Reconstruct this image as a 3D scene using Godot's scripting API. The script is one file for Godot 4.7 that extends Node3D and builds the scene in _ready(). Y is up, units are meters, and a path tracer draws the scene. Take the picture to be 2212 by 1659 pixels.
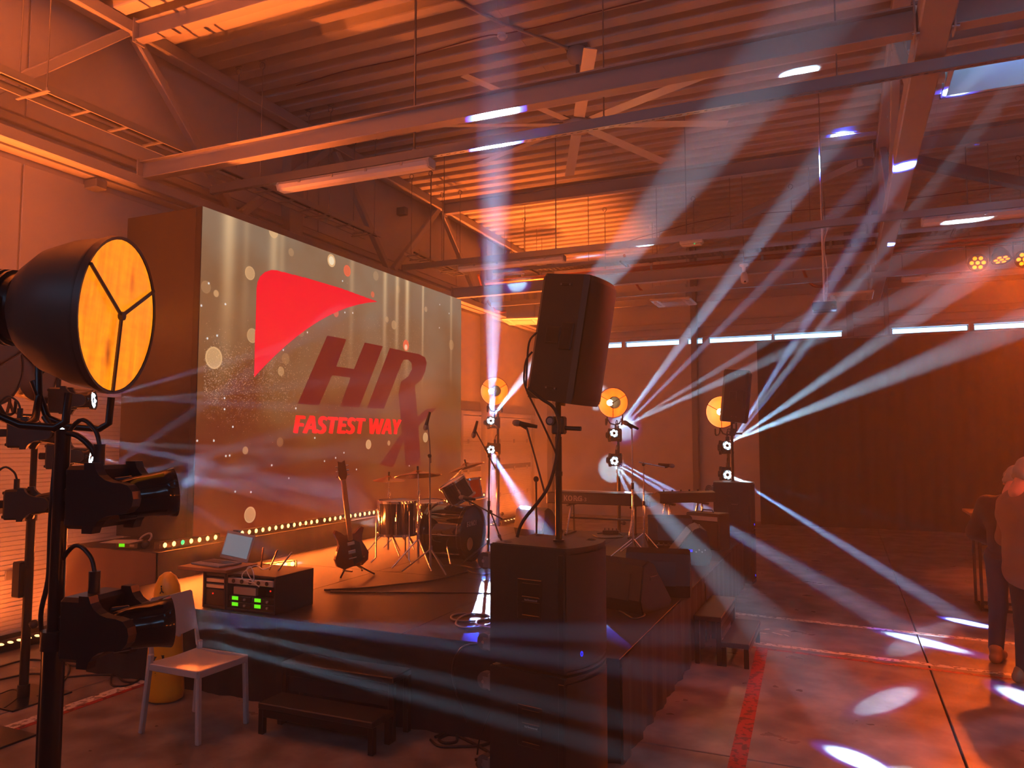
extends Node3D
# A hall with a stage, seen from beside the stage. x runs from the door wall to the hall, -z along the door wall, y is up; metres.

const EYE := Vector3(0, 1.9, 0)
const FOCAL := 1640.0
var view := Basis.from_euler(Vector3(deg_to_rad(4.12), deg_to_rad(23.55), 0))
var taken := {}
var mats := {}
var rng := RandomNumberGenerator.new()

const STAGE_Y := 0.6
const WALL_X := -7.4
const FAR_Z := -18.44
const ROOF_Y := 6.52
const TRUSS_X := 0.68
const SCREEN_X := -6.0

# ---- pixel to place -------------------------------------------------------------------------------------------
func ray(u: float, v: float) -> Vector3:
	return view * Vector3((u - 1106.0) / FOCAL, -(v - 829.5) / FOCAL, -1.0)
func gy(u: float, v: float, h: float = 0.0) -> Vector3:
	var d := ray(u, v)
	return EYE + d * ((h - EYE.y) / d.y)
func gx(u: float, v: float, x: float) -> Vector3:
	var d := ray(u, v)
	return EYE + d * ((x - EYE.x) / d.x)
func gz(u: float, v: float, z: float) -> Vector3:
	var d := ray(u, v)
	return EYE + d * ((z - EYE.z) / d.z)
func dep(u: float, v: float, depth: float) -> Vector3:
	return EYE + ray(u, v) * depth

# ---- mesh builder ---------------------------------------------------------------------------------------------
class MB:
	var st := SurfaceTool.new()
	func _init() -> void:
		st.begin(Mesh.PRIMITIVE_TRIANGLES)
		st.set_smooth_group(-1)
	func flat() -> MB:
		st.set_smooth_group(-1)
		return self
	func smooth(n := 0) -> MB:
		st.set_smooth_group(n)
		return self
	func tri(a: Vector3, b: Vector3, c: Vector3) -> void:
		st.add_vertex(a); st.add_vertex(b); st.add_vertex(c)
	func quad(a: Vector3, b: Vector3, c: Vector3, d: Vector3) -> void:
		tri(a, b, c); tri(a, c, d)
	func quv(a: Vector3, b: Vector3, c: Vector3, d: Vector3, ua: Vector2, ub: Vector2, uc: Vector2, ud: Vector2) -> void:
		for p in [[a, ua], [b, ub], [c, uc], [a, ua], [c, uc], [d, ud]]:
			st.set_uv(p[1]); st.add_vertex(p[0])
	# a box round the origin of xf, its edges chamfered by e
	func box(xf: Transform3D, s: Vector3, e: float = 0.0) -> MB:
		flat()
		var h := s * 0.5
		if e <= 0.0:
			var p := []
			for i in 8:
				p.append(xf * Vector3(h.x if i & 1 else -h.x, h.y if i & 2 else -h.y, h.z if i & 4 else -h.z))
			quad(p[0], p[1], p[3], p[2]); quad(p[4], p[6], p[7], p[5])
			quad(p[0], p[4], p[5], p[1]); quad(p[2], p[3], p[7], p[6])
			quad(p[0], p[2], p[6], p[4]); quad(p[1], p[5], p[7], p[3])
			return self
		e = minf(e, minf(h.x, minf(h.y, h.z)) * 0.95)
		# three faces meet at each corner: v[corner][axis] is the corner pulled back on the other two axes
		var v := []
		for i in 8:
			var sg := Vector3(1 if i & 1 else -1, 1 if i & 2 else -1, 1 if i & 4 else -1)
			var row := []
			for ax in 3:
				var q := Vector3()
				for k in 3:
					q[k] = sg[k] * (h[k] if k == ax else h[k] - e)
				row.append(xf * q)
			v.append(row)
		var faces := [[0, 2, 6, 4, 0], [1, 5, 7, 3, 0], [0, 4, 5, 1, 1], [2, 3, 7, 6, 1], [0, 1, 3, 2, 2], [4, 6, 7, 5, 2]]
		for f in faces:
			quad(v[f[0]][f[4]], v[f[1]][f[4]], v[f[2]][f[4]], v[f[3]][f[4]])
		for ax in 3:
			var b1 := (ax + 1) % 3
			var b2 := (ax + 2) % 3
			for m in 4:
				var i0 := (1 << b1 if m & 1 else 0) | (1 << b2 if m & 2 else 0)
				var i1 := i0 | (1 << ax)
				quad(v[i0][b1], v[i1][b1], v[i1][b2], v[i0][b2])
		for i in 8:
			tri(v[i][0], v[i][1], v[i][2])
		return self
	func bx(c: Vector3, s: Vector3, e: float = 0.0) -> MB:
		return box(Transform3D(Basis(), c), s, e)
	# a straight bar of rectangular section from a to b; w across, h up
	func bar(a: Vector3, b: Vector3, w: float, h: float, e: float = 0.0) -> MB:
		var d := (b - a)
		var z := d.normalized()
		var up := Vector3.UP if absf(z.y) < 0.98 else Vector3.RIGHT
		var x := up.cross(z).normalized()
		return box(Transform3D(Basis(x, z.cross(x), z), (a + b) * 0.5), Vector3(w, h, d.length()), e)
	# a tube along points
	func tube(pts: Array, r: float, seg: int = 8, caps: bool = true, r2: float = -1.0) -> MB:
		if r2 < 0.0: r2 = r
		smooth(0)
		var n := pts.size()
		var rings := []
		var t0: Vector3 = (pts[1] - pts[0]).normalized()
		var nn := (Vector3.UP if absf(t0.y) < 0.9 else Vector3.RIGHT).cross(t0).normalized()
		for i in n:
			var t: Vector3 = (pts[mini(i + 1, n - 1)] - pts[maxi(i - 1, 0)]).normalized()
			nn = (nn - t * nn.dot(t)).normalized()
			var bb := t.cross(nn)
			var rr: float = lerpf(r, r2, float(i) / float(n - 1))
			var ring := []
			for k in seg:
				var a := TAU * k / seg
				ring.append(pts[i] + (nn * cos(a) + bb * sin(a)) * rr)
			rings.append(ring)
		for i in n - 1:
			for k in seg:
				var k2 := (k + 1) % seg
				quad(rings[i][k], rings[i + 1][k], rings[i + 1][k2], rings[i][k2])
		if caps:
			flat()
			for k in range(1, seg - 1):
				tri(rings[0][0], rings[0][k], rings[0][k + 1])
				tri(rings[n - 1][0], rings[n - 1][k + 1], rings[n - 1][k])
		return self
	func rod(a: Vector3, b: Vector3, r: float, seg: int = 8, r2: float = -1.0) -> MB:
		return tube([a, b], r, seg, true, r2)
	# turn a profile of (radius, height) round xf's y axis; sharp: a new smooth group for each band
	func lathe(xf: Transform3D, prof: Array, seg: int = 24, sharp: bool = false, sx: float = 1.0, sz: float = 1.0) -> MB:
		var rings := []
		for p in prof:
			var ring := []
			for k in seg:
				var a := TAU * k / seg
				ring.append(xf * Vector3(cos(a) * p.x * sx, p.y, sin(a) * p.x * sz))
			rings.append(ring)
		for i in prof.size() - 1:
			st.set_smooth_group(i + 1 if sharp else 0)
			for k in seg:
				var k2 := (k + 1) % seg
				if prof[i].x > 1e-5 and prof[i + 1].x > 1e-5:
					quad(rings[i][k], rings[i][k2], rings[i + 1][k2], rings[i + 1][k])
				elif prof[i].x > 1e-5:
					tri(rings[i][k], rings[i][k2], rings[i + 1][k])
				else:
					tri(rings[i][k], rings[i + 1][k2], rings[i + 1][k])
		flat()
		return self
	# a polygon in xf's xy plane, pushed along z by depth both ways by half
	func prism(xf: Transform3D, poly: Array, depth: float) -> MB:
		flat()
		var pv := PackedVector2Array()
		for p in poly: pv.append(p)
		var idx := Geometry2D.triangulate_polygon(pv)
		var h := depth * 0.5
		for i in range(0, idx.size(), 3):
			var a := pv[idx[i]]
			var b := pv[idx[i + 1]]
			var c := pv[idx[i + 2]]
			tri(xf * Vector3(a.x, a.y, h), xf * Vector3(b.x, b.y, h), xf * Vector3(c.x, c.y, h))
			tri(xf * Vector3(a.x, a.y, -h), xf * Vector3(c.x, c.y, -h), xf * Vector3(b.x, b.y, -h))
		for i in pv.size():
			var a := pv[i]
			var b := pv[(i + 1) % pv.size()]
			quad(xf * Vector3(a.x, a.y, -h), xf * Vector3(b.x, b.y, -h), xf * Vector3(b.x, b.y, h), xf * Vector3(a.x, a.y, h))
		return self
	func ball(c: Vector3, r: float, seg: int = 12) -> MB:
		var prof := []
		for i in 9:
			var a := -PI / 2 + PI * i / 8
			prof.append(Vector2(maxf(cos(a) * r, 0.0), sin(a) * r))
		return lathe(Transform3D(Basis(), c), prof, seg)
	func done() -> ArrayMesh:
		st.generate_normals()
		return st.commit()

func xf(p: Vector3, b: Basis = Basis()) -> Transform3D:
	return Transform3D(b, p)
func yaw(deg: float) -> Basis:
	return Basis(Vector3.UP, deg_to_rad(deg))
# a basis whose y axis points along d
func along(d: Vector3) -> Basis:
	var y := d.normalized()
	var x := (Vector3.RIGHT if absf(y.x) < 0.9 else Vector3.FORWARD)
	var z := x.cross(y).normalized()
	return Basis(y.cross(z), y, z)
# a basis whose z axis points along d, y as upright as can be
func facing(d: Vector3) -> Basis:
	var z := d.normalized()
	var x := Vector3.UP.cross(z).normalized()
	return Basis(x, z.cross(x), z)
func curve(pts: Array, n: int = 6) -> Array:
	var out := []
	for i in pts.size() - 1:
		var p0: Vector3 = pts[maxi(i - 1, 0)]
		var p3: Vector3 = pts[mini(i + 2, pts.size() - 1)]
		for k in n:
			out.append(pts[i].cubic_interpolate(pts[i + 1], p0, p3, float(k) / n))
	out.append(pts[-1])
	return out

# ---- nodes ----------------------------------------------------------------------------------------------------
func numbered(called: String) -> String:
	if not taken.has(called):
		taken[called] = 0
		return called
	taken[called] += 1
	return "%s_%03d" % [called, taken[called]]
func thing(called: String, label: String, category: String, at: Vector3 = Vector3.ZERO, b: Basis = Basis(), group: String = "") -> Node3D:
	var o := Node3D.new()
	o.name = numbered(called)
	add_child(o)
	o.transform = Transform3D(b, at)
	meta(o, label, category, group)
	return o
func meta(o: Node, label: String, category: String, group: String = "") -> void:
	o.set_meta("label", label)
	o.set_meta("category", category)
	if group: o.set_meta("group", group)
func part(parent: Node3D, called: String, m, mat: String, label: String = "", at: Transform3D = Transform3D()) -> MeshInstance3D:
	var o := MeshInstance3D.new()
	o.name = called
	o.mesh = m.done() if m is MB else m
	o.material_override = null
	for i in o.mesh.get_surface_count():
		o.set_surface_override_material(i, mats[mat])
	o.transform = at
	parent.add_child(o, true)
	if label: o.set_meta("label", label)
	return o
func solo(called: String, label: String, category: String, m, mat: String, group: String = "", at: Transform3D = Transform3D()) -> MeshInstance3D:
	var o := part(self, numbered(called), m, mat, label, at)
	meta(o, label, category, group)
	return o
func structure(called: String, label: String, category: String) -> Node3D:
	var o := thing(called, label, category)
	o.set_meta("kind", "structure")
	return o
func again(o: Node3D, at: Vector3, b: Basis, label: String, group: String = "") -> Node3D:
	var c: Node3D = o.duplicate()
	c.name = numbered(String(o.name).split("_0")[0])
	add_child(c)
	c.transform = Transform3D(b, at)
	c.set_meta("label", label)
	if group: c.set_meta("group", group)
	return c
func spot(parent: Node3D, at: Vector3, dir: Vector3, c: Color, energy: float, half_deg: float, size: float, soft: float = 0.6) -> void:
	var l := SpotLight3D.new()
	l.name = "beam_light"
	l.light_color = c
	l.light_energy = energy
	l.spot_angle = half_deg
	l.spot_angle_attenuation = soft
	l.spot_range = 40.0
	l.spot_attenuation = 2.0
	l.light_size = size
	l.shadow_enabled = true
	parent.add_child(l, true)
	var zz := -dir.normalized()
	var up := Vector3.UP if absf(zz.y) < 0.98 else Vector3.RIGHT
	var xx := up.cross(zz).normalized()
	l.global_transform = Transform3D(Basis(xx, zz.cross(xx), zz), at)
func omni(parent: Node3D, at: Vector3, c: Color, energy: float, size: float) -> void:
	var l := OmniLight3D.new()
	l.name = "bulb_light"
	l.light_color = c
	l.light_energy = energy
	l.omni_range = 40.0
	l.omni_attenuation = 2.0
	l.light_size = size
	l.shadow_enabled = true
	parent.add_child(l, true)
	l.global_position = at
func area(parent: Node3D, at: Vector3, dir: Vector3, long_axis: Vector3, size: Vector2, c: Color, energy: float) -> void:
	var l := AreaLight3D.new()
	l.name = "panel_light"
	l.light_color = c
	l.light_energy = energy
	l.area_size = size
	l.area_range = 40.0
	l.area_attenuation = 2.0
	l.shadow_enabled = true
	parent.add_child(l, true)
	var zz := -dir.normalized()
	var xx := (long_axis - zz * long_axis.dot(zz)).normalized()
	l.global_transform = Transform3D(Basis(xx, zz.cross(xx), zz), at)

# ---- materials ------------------------------------------------------------------------------------------------
func mat(called: String, c: Color, rough: float = 0.6, metal: float = 0.0, spec: float = 0.5) -> StandardMaterial3D:
	var m := StandardMaterial3D.new()
	m.resource_name = called
	m.albedo_color = c
	m.roughness = rough
	m.metallic = metal
	m.metallic_specular = spec
	mats[called] = m
	return m
func glow(called: String, c: Color, energy: float, base: Color = Color(0.1, 0.1, 0.1)) -> StandardMaterial3D:
	var m := mat(called, base, 0.4)
	m.emission_enabled = true
	m.emission = c
	m.emission_energy_multiplier = energy
	return m
func noise_tex(seed_: int, freq: float, size: int, stops: Array, oct: int = 4, kind := FastNoiseLite.TYPE_SIMPLEX_SMOOTH) -> NoiseTexture2D:
	var n := FastNoiseLite.new()
	n.seed = seed_
	n.frequency = freq
	n.noise_type = kind
	n.fractal_octaves = oct
	var t := NoiseTexture2D.new()
	t.width = size
	t.height = size
	t.seamless = true
	t.noise = n
	var g := Gradient.new()
	g.offsets = PackedFloat32Array(stops.map(func(s): return s[0]))
	g.colors = PackedColorArray(stops.map(func(s): return s[1]))
	t.color_ramp = g
	return t
func noise_grey(seed_: int, freq: float, size: int, lo: float, hi: float, oct: int = 4) -> NoiseTexture2D:
	return noise_tex(seed_, freq, size, [[0.0, Color(lo, lo, lo)], [1.0, Color(hi, hi, hi)]], oct)
func triplanar(m: StandardMaterial3D, scale: float, world: bool = true) -> void:
	m.uv1_triplanar = true
	m.uv1_world_triplanar = world
	m.uv1_scale = Vector3.ONE * scale

func make_materials() -> void:
	var m := mat("concrete", Color(0.80, 0.78, 0.76), 0.6, 0.0, 0.5)
	m.albedo_texture = noise_tex(3, 0.006, 1024, [[0.0, Color(0.40, 0.38, 0.36)], [0.45, Color(0.56, 0.54, 0.52)], [0.62, Color(0.64, 0.62, 0.60)], [1.0, Color(0.74, 0.72, 0.70)]], 7)
	m.roughness_texture = noise_grey(9, 0.01, 512, 0.42, 0.75, 5)
	m.heightmap_enabled = true
	m.heightmap_texture = noise_grey(5, 0.02, 512, 0.3, 0.7, 5)
	m.heightmap_scale = 0.12
	triplanar(m, 0.35)
	mat("joint", Color(0.10, 0.09, 0.085), 0.95)
	for p in [["white_paint", Color(0.86, 0.84, 0.78)], ["red_paint", Color(0.62, 0.10, 0.08)]]:
		m = mat(p[0], p[1], 0.55)
		m.albedo_texture = noise_tex(21, 0.03, 512, [[0.0, Color(0.45, 0.42, 0.4)], [0.36, Color(0.62, 0.6, 0.58)], [0.44, Color(1, 1, 1)], [1.0, Color(0.92, 0.92, 0.92)]], 6)
		triplanar(m, 0.9)
	m = mat("wall_panel", Color(0.74, 0.72, 0.70), 0.55)
	m.albedo_texture = noise_grey(31, 0.01, 256, 0.93, 1.0, 3)
	triplanar(m, 0.4)
	mat("door_panel", Color(0.80, 0.79, 0.77), 0.42)
	mat("door_rail", Color(0.30, 0.29, 0.29), 0.5)
	m = mat("roof_sheet", Color(0.74, 0.73, 0.72), 0.42, 0.0, 0.5)
	m.albedo_texture = noise_grey(41, 0.008, 256, 0.9, 1.0, 3)
	triplanar(m, 0.25)
	mat("steel_paint", Color(0.62, 0.61, 0.61), 0.38, 0.0, 0.5)
	mat("steel_dark", Color(0.42, 0.41, 0.41), 0.45, 0.0, 0.5)
	mat("galvanised", Color(0.70, 0.71, 0.73), 0.35, 0.85)
	mat("rod_steel", Color(0.55, 0.55, 0.56), 0.35, 0.8)
	mat("chrome", Color(0.86, 0.86, 0.88), 0.10, 1.0)
	mat("copper", Color(0.72, 0.46, 0.30), 0.28, 0.9)
	mat("foil", Color(0.75, 0.72, 0.70), 0.25, 0.8)
	mat("white_plastic", Color(0.84, 0.83, 0.82), 0.35)
	mat("off_white", Color(0.76, 0.75, 0.73), 0.5)
	mat("fan_blade", Color(0.78, 0.78, 0.78), 0.35, 0.3)
	mat("black_plastic", Color(0.030, 0.029, 0.030), 0.36)
	mat("black_matt", Color(0.035, 0.033, 0.034), 0.6)
	m = mat("black_textured", Color(0.060, 0.056, 0.056), 0.5)
	m.heightmap_enabled = true
	m.heightmap_texture = noise_grey(61, 0.12, 512, 0.2, 0.8, 3)
	m.heightmap_scale = 0.10
	triplanar(m, 2.5)
	mat("black_metal", Color(0.035, 0.033, 0.033), 0.28, 0.2)
	mat("black_gloss", Color(0.02, 0.02, 0.022), 0.12)
	mat("grille", Color(0.030, 0.029, 0.030), 0.55)
	mat("rubber", Color(0.05, 0.05, 0.05), 0.75)
	mat("rubber_grey", Color(0.30, 0.28, 0.27), 0.6)
	mat("cable", Color(0.028, 0.027, 0.027), 0.45)
	mat("cable_grey", Color(0.45, 0.43, 0.42), 0.5)
	mat("cable_red", Color(0.38, 0.07, 0.05), 0.5)
	m = mat("stage_deck", Color(0.10, 0.094, 0.094), 0.55, 0.0, 0.45)
	m.albedo_texture = noise_grey(71, 0.05, 512, 0.75, 1.0, 5)
	m.heightmap_enabled = true
	m.heightmap_texture = noise_grey(72, 0.2, 512, 0.2, 0.8, 2)
	m.heightmap_scale = 0.05
	triplanar(m, 1.0)
	m = mat("black_cloth", Color(0.036, 0.034, 0.036), 0.9)
	m.rim_enabled = true
	m.rim = 0.3
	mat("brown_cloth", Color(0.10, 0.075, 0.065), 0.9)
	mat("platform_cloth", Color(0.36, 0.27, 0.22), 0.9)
	mat("drape", Color(0.045, 0.040, 0.040), 0.92)
	mat("chair_shell", Color(0.66, 0.64, 0.62), 0.42)
	mat("yellow_plastic", Color(0.90, 0.62, 0.06), 0.35)
	mat("print_black", Color(0.05, 0.04, 0.03), 0.6)
	mat("print_white", Color(0.85, 0.85, 0.85), 0.6)
	mat("print_grey", Color(0.55, 0.53, 0.52), 0.6)
	mat("wood_board", Color(0.50, 0.33, 0.20), 0.4)
	mat("guitar_red", Color(0.32, 0.03, 0.02), 0.12)
	mat("guitar_wood", Color(0.36, 0.17, 0.07), 0.3)
	mat("neck_wood", Color(0.66, 0.45, 0.24), 0.3)
	mat("brass", Color(0.80, 0.55, 0.25), 0.22, 1.0)
	m = mat("drum_shell", Color(0.030, 0.029, 0.034), 0.06, 0.0, 0.6)
	m.clearcoat_enabled = true
	m.clearcoat = 1.0
	m.clearcoat_roughness = 0.03
	m = mat("tom_shell", Color(0.20, 0.19, 0.20), 0.10, 0.35, 0.6)
	m.clearcoat_enabled = true
	m.clearcoat = 1.0
	m.clearcoat_roughness = 0.05
	mat("drum_head", Color(0.86, 0.84, 0.80), 0.4)
	mat("bell_grey", Color(0.27, 0.20, 0.16), 0.45, 0.0)
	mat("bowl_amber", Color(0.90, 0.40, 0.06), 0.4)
	mat("skin", Color(0.72, 0.50, 0.40), 0.55)
	mat("hair_grey", Color(0.55, 0.50, 0.45), 0.8)
	mat("jacket_tan", Color(0.46, 0.34, 0.26), 0.85)
	mat("jacket_dark", Color(0.16, 0.10, 0.085), 0.8)
	mat("denim", Color(0.13, 0.16, 0.24), 0.85)
	mat("trousers", Color(0.06, 0.06, 0.075), 0.9)
	mat("boot_tan", Color(0.50, 0.36, 0.22), 0.6)
	mat("paper_red", Color(0.80, 0.20, 0.16), 0.6)
	var g := mat("pane", Color(0.9, 0.95, 1.0, 0.08), 0.02)
	g.transparency = BaseMaterial3D.TRANSPARENCY_ALPHA
	glow("day_fill_pane", Color(0.62, 0.80, 1.0), 1.3, Color(0.5, 0.5, 0.5))
	glow("led_white", Color(0.80, 0.93, 1.0), 14.0)
	glow("led_amber", Color(1.0, 0.62, 0.28), 7.0)
	glow("led_warm", Color(1.0, 0.72, 0.42), 4.0)
	glow("led_green", Color(0.05, 0.95, 0.55), 1.3)
	glow("lcd_green", Color(0.40, 0.95, 0.08), 1.0)
	glow("lcd_blue", Color(0.10, 0.16, 1.0), 1.6)
	glow("led_red", Color(1.0, 0.12, 0.06), 1.5)
	glow("bulb", Color(1.0, 0.86, 0.62), 22.0)
	glow("par_lens", Color(1.0, 0.42, 0.03), 5.0)
	glow("laptop_screen", Color(0.62, 0.66, 0.72), 0.42)
	glow("lettering_red", Color(1.0, 0.05, 0.09), 1.15)
	# the amber gel over the big studio lamp: sheets of film with creases and scorched streaks
	var im := Image.create(256, 256, false, Image.FORMAT_RGB8)
	var nz := FastNoiseLite.new()
	nz.seed = 4
	nz.frequency = 0.02
	for y in 256:
		for x in 256:
			var a := nz.get_noise_2d(x * 2.2, y * 0.28) * 0.5 + nz.get_noise_2d(x * 9.0, y * 0.5 + 300.0) * 0.16
			var b := nz.get_noise_2d(x * 0.8 + 700.0, y * 3.4) * 0.10
			var t := clampf(0.84 + a * 0.36 + b, 0.0, 1.0)
			var scorch := clampf(1.0 - absf(x - 150.0 + (y - 190.0) * 0.18) / 12.0, 0.0, 1.0) * clampf(1.0 - absf(y - 195.0) / 34.0, 0.0, 1.0)
			scorch = maxf(scorch, 0.7 * clampf(1.0 - absf(x - 92.0 + (y - 60.0) * 0.1) / 14.0, 0.0, 1.0) * clampf(1.0 - absf(y - 62.0) / 36.0, 0.0, 1.0))
			t *= 1.0 - 0.65 * scorch
			im.set_pixel(x, y, Color(lerpf(0.42, 1.0, t), lerpf(0.10, 0.57, t), lerpf(0.01, 0.06, t)))
	m = mat("gel_amber", Color(0.5, 0.25, 0.05), 0.35)
	m.emission_enabled = true
	m.emission = Color.WHITE
	m.emission_operator = BaseMaterial3D.EMISSION_OP_MULTIPLY
	m.emission_texture = ImageTexture.create_from_image(im)
	m.emission_energy_multiplier = 1.45
	mat("gel_dark", Color(0.30, 0.14, 0.04), 0.35)
	g = mat("pane_blue", Color(0.15, 0.45, 0.90, 0.55), 0.05)
	g.transparency = BaseMaterial3D.TRANSPARENCY_ALPHA

# ---- scene ----------------------------------------------------------------------------------------------------
func _ready() -> void:
	rng.seed = 11
	var cam := Camera3D.new()
	cam.name = "camera"
	cam.fov = rad_to_deg(2.0 * atan(829.5 / FOCAL))
	cam.near = 0.05
	cam.far = 200.0
	add_child(cam)
	cam.transform = Transform3D(view, EYE)
	cam.current = true
	var env := Environment.new()
	env.background_mode = Environment.BG_COLOR
	env.background_color = Color(0.55, 0.82, 1.0)
	env.background_energy_multiplier = 9.0
	env.tonemap_mode = Environment.TONE_MAPPER_LINEAR
	env.tonemap_exposure = 1.0
	env.sdfgi_enabled = true
	env.ssao_enabled = true
	env.ssil_enabled = true
	env.volumetric_fog_enabled = true
	env.volumetric_fog_density = FOG
	env.volumetric_fog_albedo = Color(1, 1, 1)
	env.volumetric_fog_anisotropy = 0.35
	var we := WorldEnvironment.new()
	we.name = "surroundings"
	we.environment = env
	add_child(we)

	make_materials()
	build_shell()
	build_roof_steel()
	build_services()
	build_stage()
	build_screen()
	build_led_bars()
	build_speakers()
	build_light_towers()
	build_furniture()
	build_racks()
	build_band()
	build_people()

const FOG := 0.0155
const DAY_FILL_E := 2.2
const ORANGE := Color(1.0, 0.437, 0.16)

# ---- the shell ------------------------------------------------------------------------------------------------
func build_shell() -> void:
	# floor: sawn concrete slabs over a dark bed
	var fl := structure("floor", "grey sawn concrete floor of the hall with worn painted lines", "floor")
	part(fl, "bed", MB.new().bx(Vector3(0.7, -0.14, -7.0), Vector3(16.6, 0.20, 23.4)), "joint")
	var xs := [-7.6, -5.4, 0.6, 6.6, 9.0]
	var zs := [4.7, 1.17, -4.83, -10.83, -16.83, -18.65]
	for i in xs.size() - 1:
		for k in zs.size() - 1:
			var c := Vector3((xs[i] + xs[i + 1]) * 0.5, -0.02, (zs[k] + zs[k + 1]) * 0.5)
			part(fl, "concrete_slab", MB.new().bx(c, Vector3(xs[i + 1] - xs[i] - 0.012, 0.04, zs[k] - zs[k + 1] - 0.012), 0.004), "concrete")
	var line := func(a: Vector3, b: Vector3, w: float, mt: String, h: float):
		a.y = h; b.y = h
		part(fl, "painted_line", MB.new().bar(a, b, w, 0.002), mt)
	line.call(gy(1560, 1322), gy(2212, 1393), 0.085, "white_paint", 0.001)
	line.call(gy(1560, 1380), gy(2212, 1461), 0.075, "white_paint", 0.001)
	line.call(gy(1560, 1390), gy(2212, 1471), 0.05, "red_paint", 0.001)
	line.call(Vector3(2, 0, -8.05), Vector3(7, 0, -7.9), 0.085, "white_paint", 0.001)
	line.call(Vector3(-0.735, 0, -7.40), Vector3(-0.58, 0, -3.6), 0.10, "red_paint", 0.0005)
	line.call(Vector3(-5.10, 0, -4.62), Vector3(-5.10, 0, -1.0), 0.10, "white_paint", 0.001)
	line.call(Vector3(-5.025, 0, -4.62), Vector3(-5.025, 0, -1.0), 0.05, "red_paint", 0.0005)
	for s in [[1632, 1361, 1662, 1359], [1640, 1367, 1660, 1369], [1668, 1366, 1690, 1372], [1682, 1361, 1708, 1364], [1694, 1371, 1706, 1375]]:
		line.call(gy(s[0], s[1]), gy(s[2], s[3]), 0.02, "white_paint", 0.001)
	# the wall with the doors
	var wl := structure("wall_left", "pale sandwich panel wall with horizontal rails behind the video screen", "wall")
	part(wl, "wall_body", MB.new().bx(Vector3(WALL_X - 0.1, 3.4, -7.0), Vector3(0.2, 6.9, 23.2)), "wall_panel")
	for k in 5:
		var z0 := 4.4 - 4.6 * k
		for yy in [[2.52, 4.62], [5.10, 6.62]]:
			part(wl, "panel", MB.new().bx(Vector3(WALL_X + 0.012, (yy[0] + yy[1]) * 0.5, z0 - 2.3), Vector3(0.024, yy[1] - yy[0], 4.58), 0.006), "wall_panel")
	for s in [[4.68, 4.84, 0.16], [4.98, 5.06, 0.07], [2.42, 2.50, 0.06]]:
		part(wl, "rail", MB.new().bx(Vector3(WALL_X + s[2] * 0.5, (s[0] + s[1]) * 0.5, -7.0), Vector3(s[2], s[1] - s[0], 22.8), 0.008), "steel_paint")
	for z in [-8.71, -1.6, -15.3]:
		part(wl, "column", MB.new().bx(Vector3(WALL_X + 0.09, 3.2, z), Vector3(0.18, 6.4, 0.30), 0.01), "steel_paint")
	part(wl, "bracket", MB.new().bx(gx(206, 400, WALL_X + 0.1) , Vector3(0.2, 0.10, 0.14), 0.01), "steel_dark")
	part(wl, "bracket", MB.new().bx(Vector3(WALL_X + 0.1, 6.05, -11.7), Vector3(0.2, 0.14, 0.12), 0.01), "steel_dark")
	section_door("door_1", "ribbed white sectional door beside the draped platform lit by floor lamps", -1.7, -6.1)
	section_door("door_2", "ribbed sectional door in the corner beyond the video screen", -14.2, -18.1)
	# the far wall with its strip of windows
	var wf := structure("wall_far", "far end wall with a strip of narrow windows above a dark drape", "wall")
	part(wf, "wall_body", MB.new().bx(Vector3(0.7, 2.09, FAR_Z - 0.1), Vector3(16.6, 4.18, 0.2)), "wall_panel")
	part(wf, "wall_body", MB.new().bx(Vector3(0.7, 5.60, FAR_Z - 0.1), Vector3(16.6, 2.56, 0.2)), "wall_panel")
	var wins := [[-5.68, -5.04], [-4.95, -3.60], [-3.41, -3.04], [-2.90, -1.46], [-1.42, 0.04], [1.03, 2.49], [2.58, 4.04], [4.13, 5.6], [5.7, 7.2]]
	var edge := -7.6
	for w in wins:
		part(wf, "mullion", MB.new().bx(Vector3((edge + w[0]) * 0.5, 4.25, FAR_Z - 0.1), Vector3(w[0] - edge, 0.141, 0.2)), "wall_panel")
		edge = w[1]
	part(wf, "mullion", MB.new().bx(Vector3((edge + 9.0) * 0.5, 4.25, FAR_Z - 0.1), Vector3(9.0 - edge, 0.141, 0.2)), "wall_panel")
	for s in [[4.57, 4.70, 0.10], [5.18, 5.34, 0.12], [4.36, 4.42, 0.05]]:
		part(wf, "rail", MB.new().bx(Vector3(0.7, (s[0] + s[1]) * 0.5, FAR_Z + s[2] * 0.5), Vector3(16.2, s[1] - s[0], s[2]), 0.008), "steel_paint")
	for x in [0.20, 0.93, -3.22, -6.9]:
		part(wf, "column", MB.new().bx(Vector3(x, 3.25, FAR_Z + 0.10), Vector3(0.14 if x < 0.5 else 0.09, 6.5, 0.2), 0.01), "steel_dark")
	for i in wins.size():
		var w: Array = wins[i]
		var win := structure("window_%d" % (i + 1), "narrow bright window in the strip along the far wall", "window")
		win.set_meta("group", "strip windows of the far wall")
		var c := Vector3((w[0] + w[1]) * 0.5, 4.245, FAR_Z - 0.08)
		var sx: float = w[1] - w[0]
		var fr := MB.new()
		fr.bx(c + Vector3(0, 0.056, 0), Vector3(sx, 0.014, 0.05)); fr.bx(c - Vector3(0, 0.056, 0), Vector3(sx, 0.014, 0.05))
		fr.bx(c + Vector3(sx * 0.5 - 0.01, 0, 0), Vector3(0.02, 0.12, 0.05)); fr.bx(c - Vector3(sx * 0.5 - 0.01, 0, 0), Vector3(0.02, 0.12, 0.05))
		part(win, "window_frame", fr, "off_white")
		part(win, "pane", MB.new().bx(c, Vector3(sx - 0.04, 0.10, 0.006)), "pane")
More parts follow.
